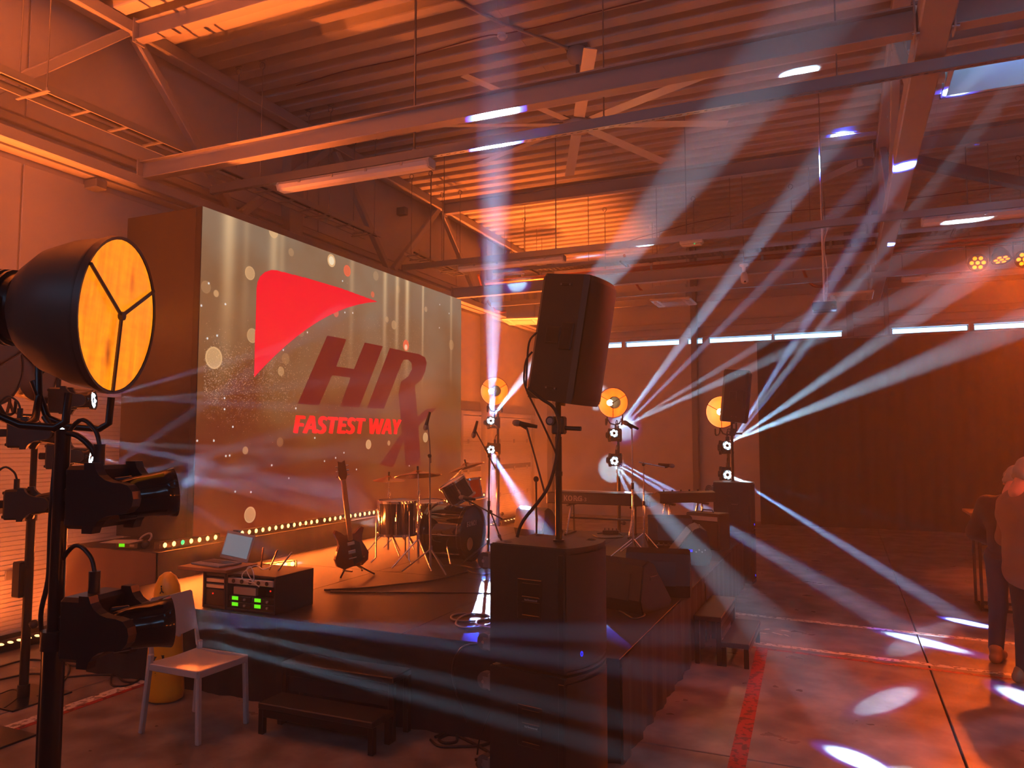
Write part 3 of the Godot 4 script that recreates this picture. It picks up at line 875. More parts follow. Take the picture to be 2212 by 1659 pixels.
func build_pars() -> void:
	# a bar of orange LED pars, and its lights
	var y := 4.62
	var z0 := gz(2112, 568, -13.6)
	y = z0.y
	var o := thing("lamp_bar", "dark pipe under the roof carrying the orange par lamps", "pipe", Vector3(z0.x - 0.3, y + 0.32, -13.6))
	part(o, "pipe_run", MB.new().rod(Vector3.ZERO, Vector3(3.2, 0, 0), 0.025, 10), "black_metal")
	for s in [0.2, 2.9]:
		part(o, "drop_rod", MB.new().rod(Vector3(s, 0, 0), Vector3(s, ROOF_Y - y - 0.32, 0), 0.008, 6), "rod_steel")
	var aims := [Vector3(-0.16, -0.48, 1.0), Vector3(0.1, -1.0, 0.35), Vector3(-0.05, -0.5, 1.0), Vector3(0.1, -0.8, 0.7), Vector3(0.0, -0.6, 1.0), Vector3(1.5, 0.4, -6.6) - Vector3(5.6, 4.6, -3.6)]
	var say := ["orange LED par lamp on the ceiling pipe, aimed out over the floor", "orange LED par lamp tipped straight down on the ceiling pipe", "orange LED par lamp at the frame edge of the ceiling pipe", "orange LED par lamp further along the ceiling pipe", "orange LED par lamp at the end of the ceiling pipe", "orange LED par lamp alone on the pipe across the open hall"]
	for i in 6:
		var at := Vector3(z0.x + i * 0.52 if i < 2 else z0.x + 0.42 + (i - 1) * 0.5, y, -13.6)
		if i == 1: at = gz(2164, 562, -13.6)
		if i == 2: at = gz(2214, 560, -13.6)
		if i == 5: at = Vector3(5.6, 4.6, -3.6)
		var d: Vector3 = aims[i].normalized()
		var t := thing("par_lamp", say[i], "lamp", at)
		var b := along(d)
		part(t, "can", MB.new().lathe(xf(Vector3.ZERO, b), [Vector2(0, -0.20), Vector2(0.07, -0.20), Vector2(0.125, -0.10), Vector2(0.14, 0.0), Vector2(0.13, 0.0), Vector2(0.125, -0.015), Vector2(0, -0.015)], 24, true), "black_metal")
		for k in 7:
			var pos := Vector3(0, -0.008, 0) if k == 6 else Vector3(cos(TAU * k / 6) * 0.08, -0.008, sin(TAU * k / 6) * 0.08)
			part(t, "led_lens", MB.new().lathe(xf(b * pos, b), [Vector2(0, 0.010), Vector2(0.030, 0)], 10), "par_lens")
		var yk := MB.new()
		for s in [-1, 1]:
			yk.bar(Vector3(s * 0.155, 0, 0), Vector3(s * 0.155, 0.28, 0), 0.03, 0.006)
		yk.bar(Vector3(-0.155, 0.28, 0), Vector3(0.155, 0.28, 0), 0.03, 0.006)
		part(t, "yoke", yk, "black_metal")
		part(t, "clamp", MB.new().bx(Vector3(0, 0.315, 0), Vector3(0.05, 0.08, 0.06), 0.008), "black_metal")
		spot(t, at + d * 0.03, d, Color(1.0, 0.36, 0.06), PAR_E * (1.7 if i == 5 else 1.0), 24.0, 0.08, 0.8)
	var o2 := thing("lamp_bar", "dark pipe across the open hall carrying one par lamp", "pipe", Vector3(4.6, 4.95, -3.6))
	part(o2, "pipe_run", MB.new().rod(Vector3.ZERO, Vector3(2.4, 0, 0), 0.025, 10), "black_metal")
	for s in [0.2, 2.2]:
		part(o2, "drop_rod", MB.new().rod(Vector3(s, 0, 0), Vector3(s, ROOF_Y - 4.95, 0), 0.008, 6), "rod_steel")

const PAR_E := 30.0

# ---- stage and screen -----------------------------------------------------------------------------------------
func cloth_wall(b: MB, pts: Array, y0: float, y1: float, amp: float, freq: float, out: Vector3) -> void:
	b.smooth()
	var a: Vector3 = pts[0]
	var c: Vector3 = pts[1]
	var n := int(a.distance_to(c) * 26)
	var cols := []
	for i in n + 1:
		var t := float(i) / n
		var col := []
		for k in 6:
			var h := float(k) / 5
			var s := t * a.distance_to(c)
			var w := amp * (1.0 - 0.75 * h) * (sin(s * freq) + 0.5 * sin(s * freq * 2.3 + 1.3) + 0.3 * sin(s * freq * 0.37))
			col.append(a.lerp(c, t) + out * (w + amp) + Vector3(0, lerpf(y0, y1, h), 0))
		cols.append(col)
	for i in n:
		for k in 5:
			b.quad(cols[i][k], cols[i + 1][k], cols[i + 1][k + 1], cols[i][k + 1])

func build_stage() -> void:
	var st := thing("stage", "low black stage with a dark deck and black cloth skirt", "stage")
	var x0 := -5.74
	var x1 := -1.25
	var z0 := -4.46
	var z1 := -10.40
	for i in 3:
		for k in 3:
			var sx := (x1 - x0) / 3
			var sz := (z0 - z1) / 3
			part(st, "deck_panel", MB.new().bx(Vector3(x0 + sx * (i + 0.5), STAGE_Y - 0.03, z0 - sz * (k + 0.5)), Vector3(sx - 0.004, 0.06, sz - 0.004), 0.003), "stage_deck")
	var tr := MB.new()
	tr.bx(Vector3((x0 + x1) * 0.5, 0.28, z0 - 0.06), Vector3(x1 - x0 - 0.1, 0.52, 0.02))
	tr.bx(Vector3(x1 - 0.06, 0.28, (z0 + z1) * 0.5), Vector3(0.02, 0.52, z0 - z1 - 0.1))
	part(st, "frame", tr, "black_metal")
	for s in [[Vector3(x0, 0, z0), Vector3(-3.8, 0, z0), Vector3(0, 0, 1)], [Vector3(-3.79, 0, z0), Vector3(x1, 0, z0), Vector3(0, 0, 1)], [Vector3(x1, 0, z0), Vector3(x1, 0, -7.4), Vector3(1, 0, 0)], [Vector3(x1, 0, -7.41), Vector3(x1, 0, z1), Vector3(1, 0, 0)]]:
		var b := MB.new()
		cloth_wall(b, [s[0], s[1]], 0.0, STAGE_Y - 0.005, 0.012, 19.0, s[2])
		part(st, "skirt", b, "black_cloth")
	for i in 12:
		var px := Vector3(x0 + 0.6 + (i % 4) * 1.1, 0, z0 - 0.4 - (i / 4) * 2.5)
		part(st, "leg", MB.new().rod(px, px + Vector3(0, 0.54, 0), 0.03, 8), "black_metal")
	# draped platform that carries the video screen
	var pf := thing("draped_platform", "platform under the video screen draped in dull brown cloth", "platform")
	part(pf, "platform_body", MB.new().bx(Vector3(-6.42, 0.42, -8.75), Vector3(1.14, 0.84, 7.04)), "black_matt")
	var b2 := MB.new()
	cloth_wall(b2, [Vector3(-7.02, 0, -5.2), Vector3(-5.84, 0, -5.2)], 0.0, 0.855, 0.018, 15.0, Vector3(0, 0, 1))
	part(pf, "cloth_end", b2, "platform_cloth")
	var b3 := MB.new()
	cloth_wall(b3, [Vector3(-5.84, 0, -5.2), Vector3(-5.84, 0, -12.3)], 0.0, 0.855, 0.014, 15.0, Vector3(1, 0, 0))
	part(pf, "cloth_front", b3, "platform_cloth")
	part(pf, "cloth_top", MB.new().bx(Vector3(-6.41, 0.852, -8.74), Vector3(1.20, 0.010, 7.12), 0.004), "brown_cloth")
	for s in [["step_unit", "black two-tread step unit against the near skirt of the stage", Vector3(-3.08, 0, -4.40), 0.0, 0.88], ["step_unit", "black two-tread step unit against the front skirt of the stage", Vector3(-1.20, 0, -7.12), 90.0, 0.92]]:
		var o := thing(s[0], s[1], "steps", s[2], yaw(s[3]))
		var w: float = s[4]
		for k in 2:
			var zz := 0.10 + 0.22 * k
			var top := 0.40 - 0.20 * k
			part(o, "tread", MB.new().bx(Vector3(0, top - 0.02, zz - 0.0), Vector3(w, 0.04, 0.23), 0.006), "black_textured")
			part(o, "apron", MB.new().bx(Vector3(0, top - 0.065, zz + 0.095), Vector3(w - 0.04, 0.05, 0.025), 0.003), "black_metal")
			for e in [-1, 1]:
				part(o, "leg", MB.new().bx(Vector3(e * (w * 0.5 - 0.02), (top - 0.04) * 0.5, zz + 0.09), Vector3(0.04, top - 0.04, 0.04), 0.004), "black_metal")
				part(o, "leg", MB.new().bx(Vector3(e * (w * 0.5 - 0.02), (top - 0.04) * 0.5, zz - 0.09), Vector3(0.04, top - 0.04, 0.04), 0.004), "black_metal")
		part(o, "back_panel", MB.new().bx(Vector3(0, 0.28, 0.185), Vector3(w - 0.08, 0.14, 0.01)), "black_matt")

var scr_w := 1160
var scr_h := 684
func scr(u: float, v: float) -> Vector2:
	var p := gx(u, v, SCREEN_X)
	return Vector2((-5.772 - p.z) / 5.80 * scr_w, (4.297 - p.y) / 3.42 * scr_h)

func fill_poly(im: Image, poly: PackedVector2Array, c: Color, mixin: float = 1.0) -> void:
	var lo := poly[0]
	var hi := poly[0]
	for p in poly:
		lo = lo.min(p)
		hi = hi.max(p)
	for y in range(maxi(int(lo.y), 0), mini(int(hi.y) + 1, scr_h)):
		for x in range(maxi(int(lo.x), 0), mini(int(hi.x) + 1, scr_w)):
			if Geometry2D.is_point_in_polygon(Vector2(x + 0.5, y + 0.5), poly):
				im.set_pixel(x, y, im.get_pixel(x, y).lerp(c, mixin))

func disc(im: Image, u: float, v: float, r: float, c: Color, mixin: float) -> void:
	var p := scr(u, v)
	for y in range(maxi(int(p.y - r - 1), 0), mini(int(p.y + r + 2), scr_h)):
		for x in range(maxi(int(p.x - r - 1), 0), mini(int(p.x + r + 2), scr_w)):
			var d := Vector2(x + 0.5, y + 0.5).distance_to(p)
			if d < r:
				var e := clampf((r - d) / 1.5, 0, 1) * mixin * (1.15 if d > r * 0.82 else 0.9)
				im.set_pixel(x, y, im.get_pixel(x, y).lerp(c, minf(e, 1.0)))

func screen_picture() -> Image:
	var im := Image.create(scr_w, scr_h, false, Image.FORMAT_RGB8)
	var nz := FastNoiseLite.new()
	nz.seed = 8
	nz.frequency = 0.004
	# golden stage-curtain picture with soft vertical rays from the top
	var rays := [[492, 16, 0.85], [530, 8, 0.25], [590, 12, 0.65], [608, 8, 0.35], [760, 8, 0.4], [832, 8, 0.75], [858, 8, 0.8], [880, 9, 0.95], [914, 5, 0.8], [975, 6, 0.55]]
	var cols := []
	for r in rays:
		cols.append([scr(r[0], 600).x, r[1] * 1.25, r[2]])
	for x in scr_w:
		var ry := 0.0
		for r in cols:
			ry += r[2] * exp(-pow((x - r[0]) / r[1], 2.0))
		for y in scr_h:
			var t := float(y) / scr_h
			var n := nz.get_noise_2d(x, y)
			var c := Color(0.54, 0.46, 0.37).lerp(Color(0.46, 0.26, 0.11), clampf(t * 1.6 + n * 0.35, 0, 1))
			c = c.lerp(Color(0.34, 0.07, 0.04), clampf((t - 0.45) * 1.7 + n * 0.5 - x * 0.0003, 0, 1))  # red of the haze in front, painted into the lower picture
			var fade := clampf(1.0 - t * 1.9, 0, 1)
			c = c.lerp(Color(0.95, 0.80, 0.60), clampf(ry * fade * 0.9, 0, 0.92))
			im.set_pixel(x, y, c)
	# glitter
	var gl := RandomNumberGenerator.new()
	gl.seed = 5
	for i in 5200:
		var u := 440.0 + absf(gl.randfn(0, 1)) * 150.0 if i % 3 else gl.randf_range(720, 930)
		var v := 820.0 + gl.randfn(0, 1) * 44.0 - (u - 440.0) * (-0.05 if u < 640 else 0.12)
		if i % 9 == 0: v = 780.0 + gl.randfn(0, 1) * 50.0; u = 870.0 + gl.randfn(0, 1) * 20.0
		var p := scr(u, v)
		if p.x < 1 or p.y < 1 or p.x > scr_w - 3 or p.y > scr_h - 3: continue
		var k := gl.randf()
		im.set_pixelv(Vector2i(p), im.get_pixelv(Vector2i(p)).lerp(Color(1.0, 0.85, 0.74), 0.25 + 0.6 * k))
		if k > 0.8:
			im.set_pixelv(Vector2i(p) + Vector2i(1, 0), im.get_pixelv(Vector2i(p) + Vector2i(1, 0)).lerp(Color(1.0, 0.9, 0.8), 0.6))
	# soft discs
	for d in [[462, 773, 21, 0.75], [540, 590, 14, 0.7], [591, 500, 14, 0.75], [716, 563, 15, 1.0], [545, 725, 15, 0.6], [467, 634, 7, 0.7], [812, 596, 12, 0.3], [629, 545, 9, 0.35], [836, 690, 8, 0.45], [851, 702, 12, 0.45], [975, 745, 15, 0.35], [607, 802, 10, 0.5], [617, 775, 12, 0.25], [796, 960, 12, 0.8], [840, 957, 7, 0.6], [919, 945, 14, 0.75], [530, 973, 8, 0.6], [605, 955, 10, 0.3], [540, 1112, 16, 0.75], [650, 718, 10, 0.3], [920, 668, 8, 0.5], [860, 625, 10, 0.25], [1050, 640, 12, 0.2], [445, 620, 12, 0.3]]:
		disc(im, d[0], d[1], d[2] * 1.15, Color(0.93, 0.74, 0.52), d[3])
	for d in [[750, 585, 14, 0.9], [877, 746, 15, 1.0], [726, 676, 10, 0.7], [805, 636, 8, 0.8]]:
		disc(im, d[0], d[1], d[2] * 1.15, Color(1.0, 0.42, 0.28), d[3])
	disc(im, 877, 750, 9, Color(1.0, 0.85, 0.7), 0.9)
	disc(im, 716, 563, 12, Color(1.0, 0.92, 0.78), 1.0)
	for d in [[462, 952], [426, 952], [503, 922], [485, 884], [488, 985], [496, 984], [680, 946], [725, 989], [743, 978], [587, 1005], [701, 996], [770, 1014], [744, 1060], [542, 1063], [508, 1062], [624, 1033], [835, 1041], [884, 1006], [745, 675], [762, 676], [435, 660], [451, 612], [469, 725], [448, 731], [487, 657], [664, 718], [612, 756], [639, 882], [485, 860], [740, 607], [950, 658], [970, 677], [949, 708]]:
		disc(im, d[0], d[1], 3.2, Color(0.95, 0.97, 1.0), 1.0)
	# the red wing
	var wing := PackedVector2Array()
	var pts := []
	for s in [[549, 812], [551, 735], [554, 625], [556, 610], [562, 597], [572, 588], [586, 583], [598, 584]]:
		pts.append(s)
	for s in pts: wing.append(scr(s[0], s[1]))
	for s in [[660, 600], [740, 624], [814, 651]]: wing.append(scr(s[0], s[1]))
	for i in 13:
		var t := i / 12.0
		var a := Vector2(814, 652)
		var q := Vector2(690, 658)
		var c := Vector2(549, 815)
		wing.append(scr(a.lerp(q, t).lerp(q.lerp(c, t), t).x, a.lerp(q, t).lerp(q.lerp(c, t), t).y))
	fill_poly(im, wing, Color(1.0, 0.02, 0.16))
	# the letters H R with the long crossed tail
	var dark := Color(0.40, 0.02, 0.05)
	for poly in [
		[[707, 725], [748, 733], [726, 792], [765, 797], [788, 740], [827, 748], [776, 880], [735, 878], [757, 816], [717, 811], [689, 875], [643, 872]],
		[[842, 752], [905, 765], [918, 772], [922, 784], [919, 800], [911, 820], [896, 832], [902, 900], [921, 884], [943, 881], [904, 920], [909, 1005], [876, 1005], [872, 950], [850, 1009], [820, 1004], [868, 935], [861, 850], [866, 825], [883, 812], [890, 797], [889, 784], [882, 777], [871, 777], [829, 883], [793, 881]],
	]:
		var pv := PackedVector2Array()
		for s in poly: pv.append(scr(s[0], s[1]))
		fill_poly(im, pv, dark)
	return im

func build_screen() -> void:
	var o := thing("video_wall", "huge glowing video wall showing a red wing and the letters HR", "screen")
	var z0 := -5.772
	var z1 := -11.572
	var y0 := 0.877
	var y1 := 4.297
	part(o, "cabinet", MB.new().bx(Vector3(SCREEN_X - 0.05, (y0 + y1) * 0.5, (z0 + z1) * 0.5), Vector3(0.08, y1 - y0, z0 - z1), 0.004), "black_matt")
	var face := MB.new()
	face.quv(Vector3(SCREEN_X, y1, z0), Vector3(SCREEN_X, y1, z1), Vector3(SCREEN_X, y0, z1), Vector3(SCREEN_X, y0, z0), Vector2(0, 0), Vector2(1, 0), Vector2(1, 1), Vector2(0, 1))
	var m := mat("screen_face", Color(0.02, 0.02, 0.02), 0.5)
	m.emission_enabled = true
	m.emission = Color.WHITE
	m.emission_operator = BaseMaterial3D.EMISSION_OP_MULTIPLY
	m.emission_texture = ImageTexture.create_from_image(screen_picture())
	m.emission_energy_multiplier = 1.0
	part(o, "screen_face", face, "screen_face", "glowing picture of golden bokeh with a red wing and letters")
	part(o, "side_cover", MB.new().bx(Vector3(SCREEN_X - 0.59, (y0 + y1) * 0.5, z0 - 0.02), Vector3(1.0, y1 - y0, 0.03), 0.004), "brown_cloth", "dark brown cloth side panel")
	part(o, "side_cover", MB.new().bx(Vector3(SCREEN_X - 0.59, (y0 + y1) * 0.5, z1 + 0.02), Vector3(1.0, y1 - y0, 0.03), 0.004), "brown_cloth")
	for k in 4:
		part(o, "support_post", MB.new().bx(Vector3(SCREEN_X - 0.9, (y0 + y1) * 0.5, z0 - 0.6 - 1.5 * k), Vector3(0.06, y1 - y0, 0.06)), "black_metal")
	# the slogan
	var tm := TextMesh.new()
	var f := SystemFont.new()
	f.font_names = PackedStringArray(["Droid Sans"])
	f.font_weight = 700
	tm.font = f
	tm.text = "FASTEST WAY"
	tm.font_size = 64
	tm.pixel_size = 0.01
	tm.depth = 0.004
	var bb := tm.get_aabb()
	var a := gx(634, 936, SCREEN_X)
	var e := gx(862, 938, SCREEN_X)
	var up := gx(640, 897, SCREEN_X)
	var wide := absf(e.z - a.z)
	var high := absf(up.y - a.y)
	var ms := part(o, "screen_lettering", tm, "lettering_red", "red slogan FASTEST WAY in slanted capitals")
	var sx := wide / bb.size.x
	var sy := high / bb.size.y
	var B := Basis(Vector3(0, 0, -sx), Vector3(0, sy, -sy * 0.22), Vector3(1, 0, 0))
	ms.transform = Transform3D(B, Vector3(SCREEN_X + 0.004, a.y, a.z) - B * Vector3(bb.position.x, bb.position.y, 0))
	for k in [-1, 1]:
		var m2 := part(o, "screen_lettering", tm, "lettering_red")
		m2.transform = ms.transform.translated(Vector3(0.0005 * k, 0.004 * k, 0.014 * k))
	area(o, Vector3(SCREEN_X + 0.02, (y0 + y1) * 0.5, (z0 + z1) * 0.5), Vector3(1, 0, 0), Vector3(0, 0, 1), Vector2(5.7, 3.3), Color(1.0, 0.42, 0.24), SCREEN_E)

const SCREEN_E := 1.2

# ---- LED bars -------------------------------------------------------------------------------------------------
func led_bar(called: String, label: String, a: Vector3, b: Vector3, n: int, face: Vector3, lens: String, e: float, group: String, aim: Vector3 = Vector3.ZERO, odd: int = -1, wide: float = 0.06, shaft: Vector3 = Vector3.ZERO) -> void:
	var o := thing(called, label, "LED bar", (a + b) * 0.5, Basis(), group)
	var h := (b - a) * 0.5
	var d := (b - a).normalized()
	var up := face.cross(d).normalized()
	part(o, "housing", MB.new().box(Transform3D(Basis(d, up, d.cross(up)), -face * 0.035), Vector3((b - a).length(), wide, 0.07), 0.006), "black_metal")
	for i in n:
		var p := -h + (b - a) * ((i + 0.5) / n)
		part(o, "led_lens", MB.new().lathe(xf(p, along(face)), [Vector2(0, 0.010), Vector2(0.025, 0.0)], 8), "led_green" if i == odd else lens)
	for s in [-1, 1]:
		part(o, "end_cap", MB.new().box(Transform3D(Basis(d, up, d.cross(up)), -face * 0.035 + h * s), Vector3(0.02, wide + 0.01, 0.08), 0.006), "black_plastic")
		part(o, "foot", MB.new().bx(-face * 0.03 + h * s * 0.7 - Vector3(0, 0.035, 0), Vector3(0.05, 0.02, 0.05)), "black_metal")
	if e > 0:
		area(o, (a + b) * 0.5 + face * 0.03, aim if aim != Vector3.ZERO else face, d, Vector2((b - a).length(), 0.05), ORANGE, e)
	if shaft != Vector3.ZERO:
		for s in [-0.5, 0.5]:
			spot(o, (a + b) * 0.5 + h * s + face * 0.03, shaft, ORANGE, UPBEAM_E * (1.0 if a.z > -10.0 else 0.66), 22.0, 0.03, 0.7)

const BAR_E := 4.8
const UPLIGHT_E := 1.3
const UPBEAM_E := 76.0
const HALL_FILL_E := 5.5

func build_led_bars() -> void:
	var zs := [[-5.25, -5.98, 7, 2], [-6.25, -7.60, 13, -1], [-7.64, -8.92, 12, -1], [-8.98, -10.2, 12, -1], [-10.26, -11.3, 10, -1], [-11.5, -12.25, 7, -1]]
	var say := ["amber LED bar on the brown cloth with one green lamp", "amber LED bar below the screen behind the open laptop", "amber LED bar below the screen behind the guitar", "amber LED bar below the screen behind the floor tom", "amber LED bar below the screen behind the drum kit", "amber LED bar at the far corner of the draped platform"]
	for i in zs.size():
		var q: Array = zs[i]
		led_bar("led_bar", say[i], Vector3(-5.86, 0.905, q[0]), Vector3(-5.86, 0.905, q[1]), q[2], Vector3(1, 0, 0.12).normalized(), "led_warm", BAR_E, "LED bars along the foot of the screen", Vector3(1, 0.12, 0), q[3])
	var a := gy(575, 1224, 0.66)
	var b := gy(640, 1216, 0.66)
	led_bar("led_bar", "short LED bar with four lit lamps standing on the deck behind the racks", Vector3(a.x, 0.655, a.z), Vector3(b.x, 0.655, b.z), 4, (b - a).cross(Vector3.UP).normalized(), "led_warm", 2.0, "", Vector3(-1.0, 0.15, -0.8))
	for k in 4:
		led_bar("wall_washer", "amber wall washer bar on the floor shining up the sectional door", Vector3(-6.92, 0.075, -5.05 + k * 1.1), Vector3(-6.92, 0.075, -4.05 + k * 1.1), 12, Vector3(0.25, 0.97, 0).normalized() if k != 0 else Vector3(0.3, 0.95, 0).normalized(), "led_warm", UPLIGHT_E, "wall washers before the sectional door", Vector3(-0.10, 1.0, 0.0), -1, 0.06, Vector3(0.22, 1.0, -0.05))
	for k in 4:
		led_bar("wall_washer", "amber wall washer bar on the floor behind the video wall", Vector3(-6.95, 0.075, -13.0 - k * 1.25), Vector3(-6.95, 0.075, -14.0 - k * 1.25), 6, Vector3(0.2, 0.97, 0).normalized(), "led_warm", UPLIGHT_E, "wall washers beyond the video wall", Vector3(-0.02, 1.0, 0.0), -1, 0.06, Vector3(0.14, 1.0, 0.05))
	for k in 4:
		led_bar("wall_washer", "unseen amber fill light bar added along the side wall opposite the screen", Vector3(8.3, 0.075, 1.0 - k * 4.6), Vector3(8.3, 0.075, 0.0 - k * 4.6), 4, Vector3(-0.2, 0.97, 0).normalized(), "led_warm", HALL_FILL_E, "added fill bars of the opposite side wall", Vector3(-0.8, 1.0, 0.0))  # unseen bars added to give the hall an orange fill

# ---- loudspeakers ---------------------------------------------------------------------------------------------
func text_part(parent: Node3D, called: String, s: String, mt: String, height: float, t: Transform3D) -> void:
	var tm := TextMesh.new()
	var f := SystemFont.new()
	f.font_names = PackedStringArray(["Droid Sans"])
	f.font_weight = 700
	tm.font = f
	tm.text = s
	tm.font_size = 32
	tm.pixel_size = height / 24.0
	tm.depth = 0.001
	part(parent, called, tm, mt, "", t)

func caster(o: Node3D, at: Vector3) -> void:
	var c := part(o, "caster", MB.new().bx(at + Vector3(-0.012, 0, 0), Vector3(0.024, 0.09, 0.08), 0.004).bx(at + Vector3(-0.04, -0.01, 0.028), Vector3(0.05, 0.06, 0.005)).bx(at + Vector3(-0.04, -0.01, -0.028), Vector3(0.05, 0.06, 0.005)), "steel_dark")
	part(c, "wheel", MB.new().rod(at + Vector3(-0.062, -0.005, -0.02), at + Vector3(-0.062, -0.005, 0.02), 0.048, 18), "rubber_grey")
	part(c, "axle", MB.new().rod(at + Vector3(-0.062, -0.005, -0.034), at + Vector3(-0.062, -0.005, 0.034), 0.010, 8), "chrome")

func arc_front(x_edge: float, half: float, bulge: float) -> Array:
	var out := []
	for i in 13:
		var t := -1.0 + 2.0 * i / 12.0
		out.append(Vector2(x_edge + bulge * (1.0 - t * t), half * t))
	return out

func make_sub(at: Vector3, b: Basis, label: String, group: String) -> Node3D:
	var o := thing("subwoofer", label, "speaker", at, b, group)
	var h := 0.656
	var up := Transform3D(Basis(Vector3(1, 0, 0), Vector3(0, 0, -1), Vector3(0, 1, 0)), Vector3(0, h * 0.5 + 0.004, 0))   # xy plane -> xz, z -> up
	var plan := [Vector2(-0.27, -0.24), Vector2(0.20, -0.24)] + arc_front(0.205, 0.235, 0.045) + [Vector2(0.20, 0.24), Vector2(-0.27, 0.24)]
	part(o, "cabinet", MB.new().prism(up, plan, h - 0.02), "black_textured")
	for e in [[h - 0.008, 0.0], [0.012, 0.0]]:
		var t := up
		t.origin.y = e[0]
		var lid := [Vector2(-0.262, -0.232), Vector2(0.205, -0.232)] + arc_front(0.21, 0.23, 0.055) + [Vector2(0.205, 0.232), Vector2(-0.262, 0.232)]
		part(o, "top_board" if e[0] > 0.3 else "bottom_board", MB.new().prism(t, lid, 0.014), "black_textured")
	var g := MB.new()
	var arc := arc_front(0.212, 0.232, 0.055)
	for i in arc.size() - 1:
		var a: Vector2 = arc[i]
		var c: Vector2 = arc[i + 1]
		var y0 := 0.05
		var y1 := h - 0.035
		g.smooth()
		g.quad(Vector3(a.x, y0, -a.y), Vector3(c.x, y0, -c.y), Vector3(c.x, y1, -c.y), Vector3(a.x, y1, -a.y))
	part(o, "grille", g, "grille", "dark curved metal grille")
	for s in [-1, 1]:
		part(o, "edge_strip", MB.new().bx(Vector3(0.185, h * 0.5, s * 0.242), Vector3(0.035, h - 0.07, 0.006), 0.002), "black_plastic")
		# handle plate with two pockets
		var hp := part(o, "handle_plate", MB.new().bx(Vector3(-0.01, 0.37, s * 0.2415), Vector3(0.155, 0.215, 0.007), 0.003), "black_plastic")
		for k in [-1, 1]:
			part(hp, "pocket", MB.new().bx(Vector3(0.0, 0.37 + k * 0.049, s * 0.2455), Vector3(0.112, 0.075, 0.002), 0.001), "black_plastic")
			part(hp, "lip", MB.new().bx(Vector3(0.0, 0.37 + k * 0.049 - 0.036, s * 0.247), Vector3(0.108, 0.008, 0.006), 0.002), "black_metal")
		text_part(hp, "lettering", "turbosound", "print_grey", 0.011, xf(Vector3(0.0, 0.368, s * 0.2458), yaw(0 if s > 0 else 180)))
	for k in [0.10, 0.55]:
		for s in [-1, 1]:
			caster(o, Vector3(-0.27, k, s * 0.19))
	part(o, "power_light", MB.new().lathe(xf(Vector3(0.247, 0.10, 0.135), along(Vector3(1, 0, 0.4))), [Vector2(0.004, 0.004), Vector2(0.009, 0.004), Vector2(0.009, 0)], 12, true, 1.0, 1.6), "lcd_blue")
	for s in [[-0.2, -0.17], [-0.2, 0.17], [0.15, -0.17], [0.15, 0.17]]:
		part(o, "stacking_cup", MB.new().lathe(xf(Vector3(s[0], h, s[1])), [Vector2(0, 0.0), Vector2(0.022, 0.0), Vector2(0.026, 0.003), Vector2(0.030, 0)], 14), "black_plastic")
	return o

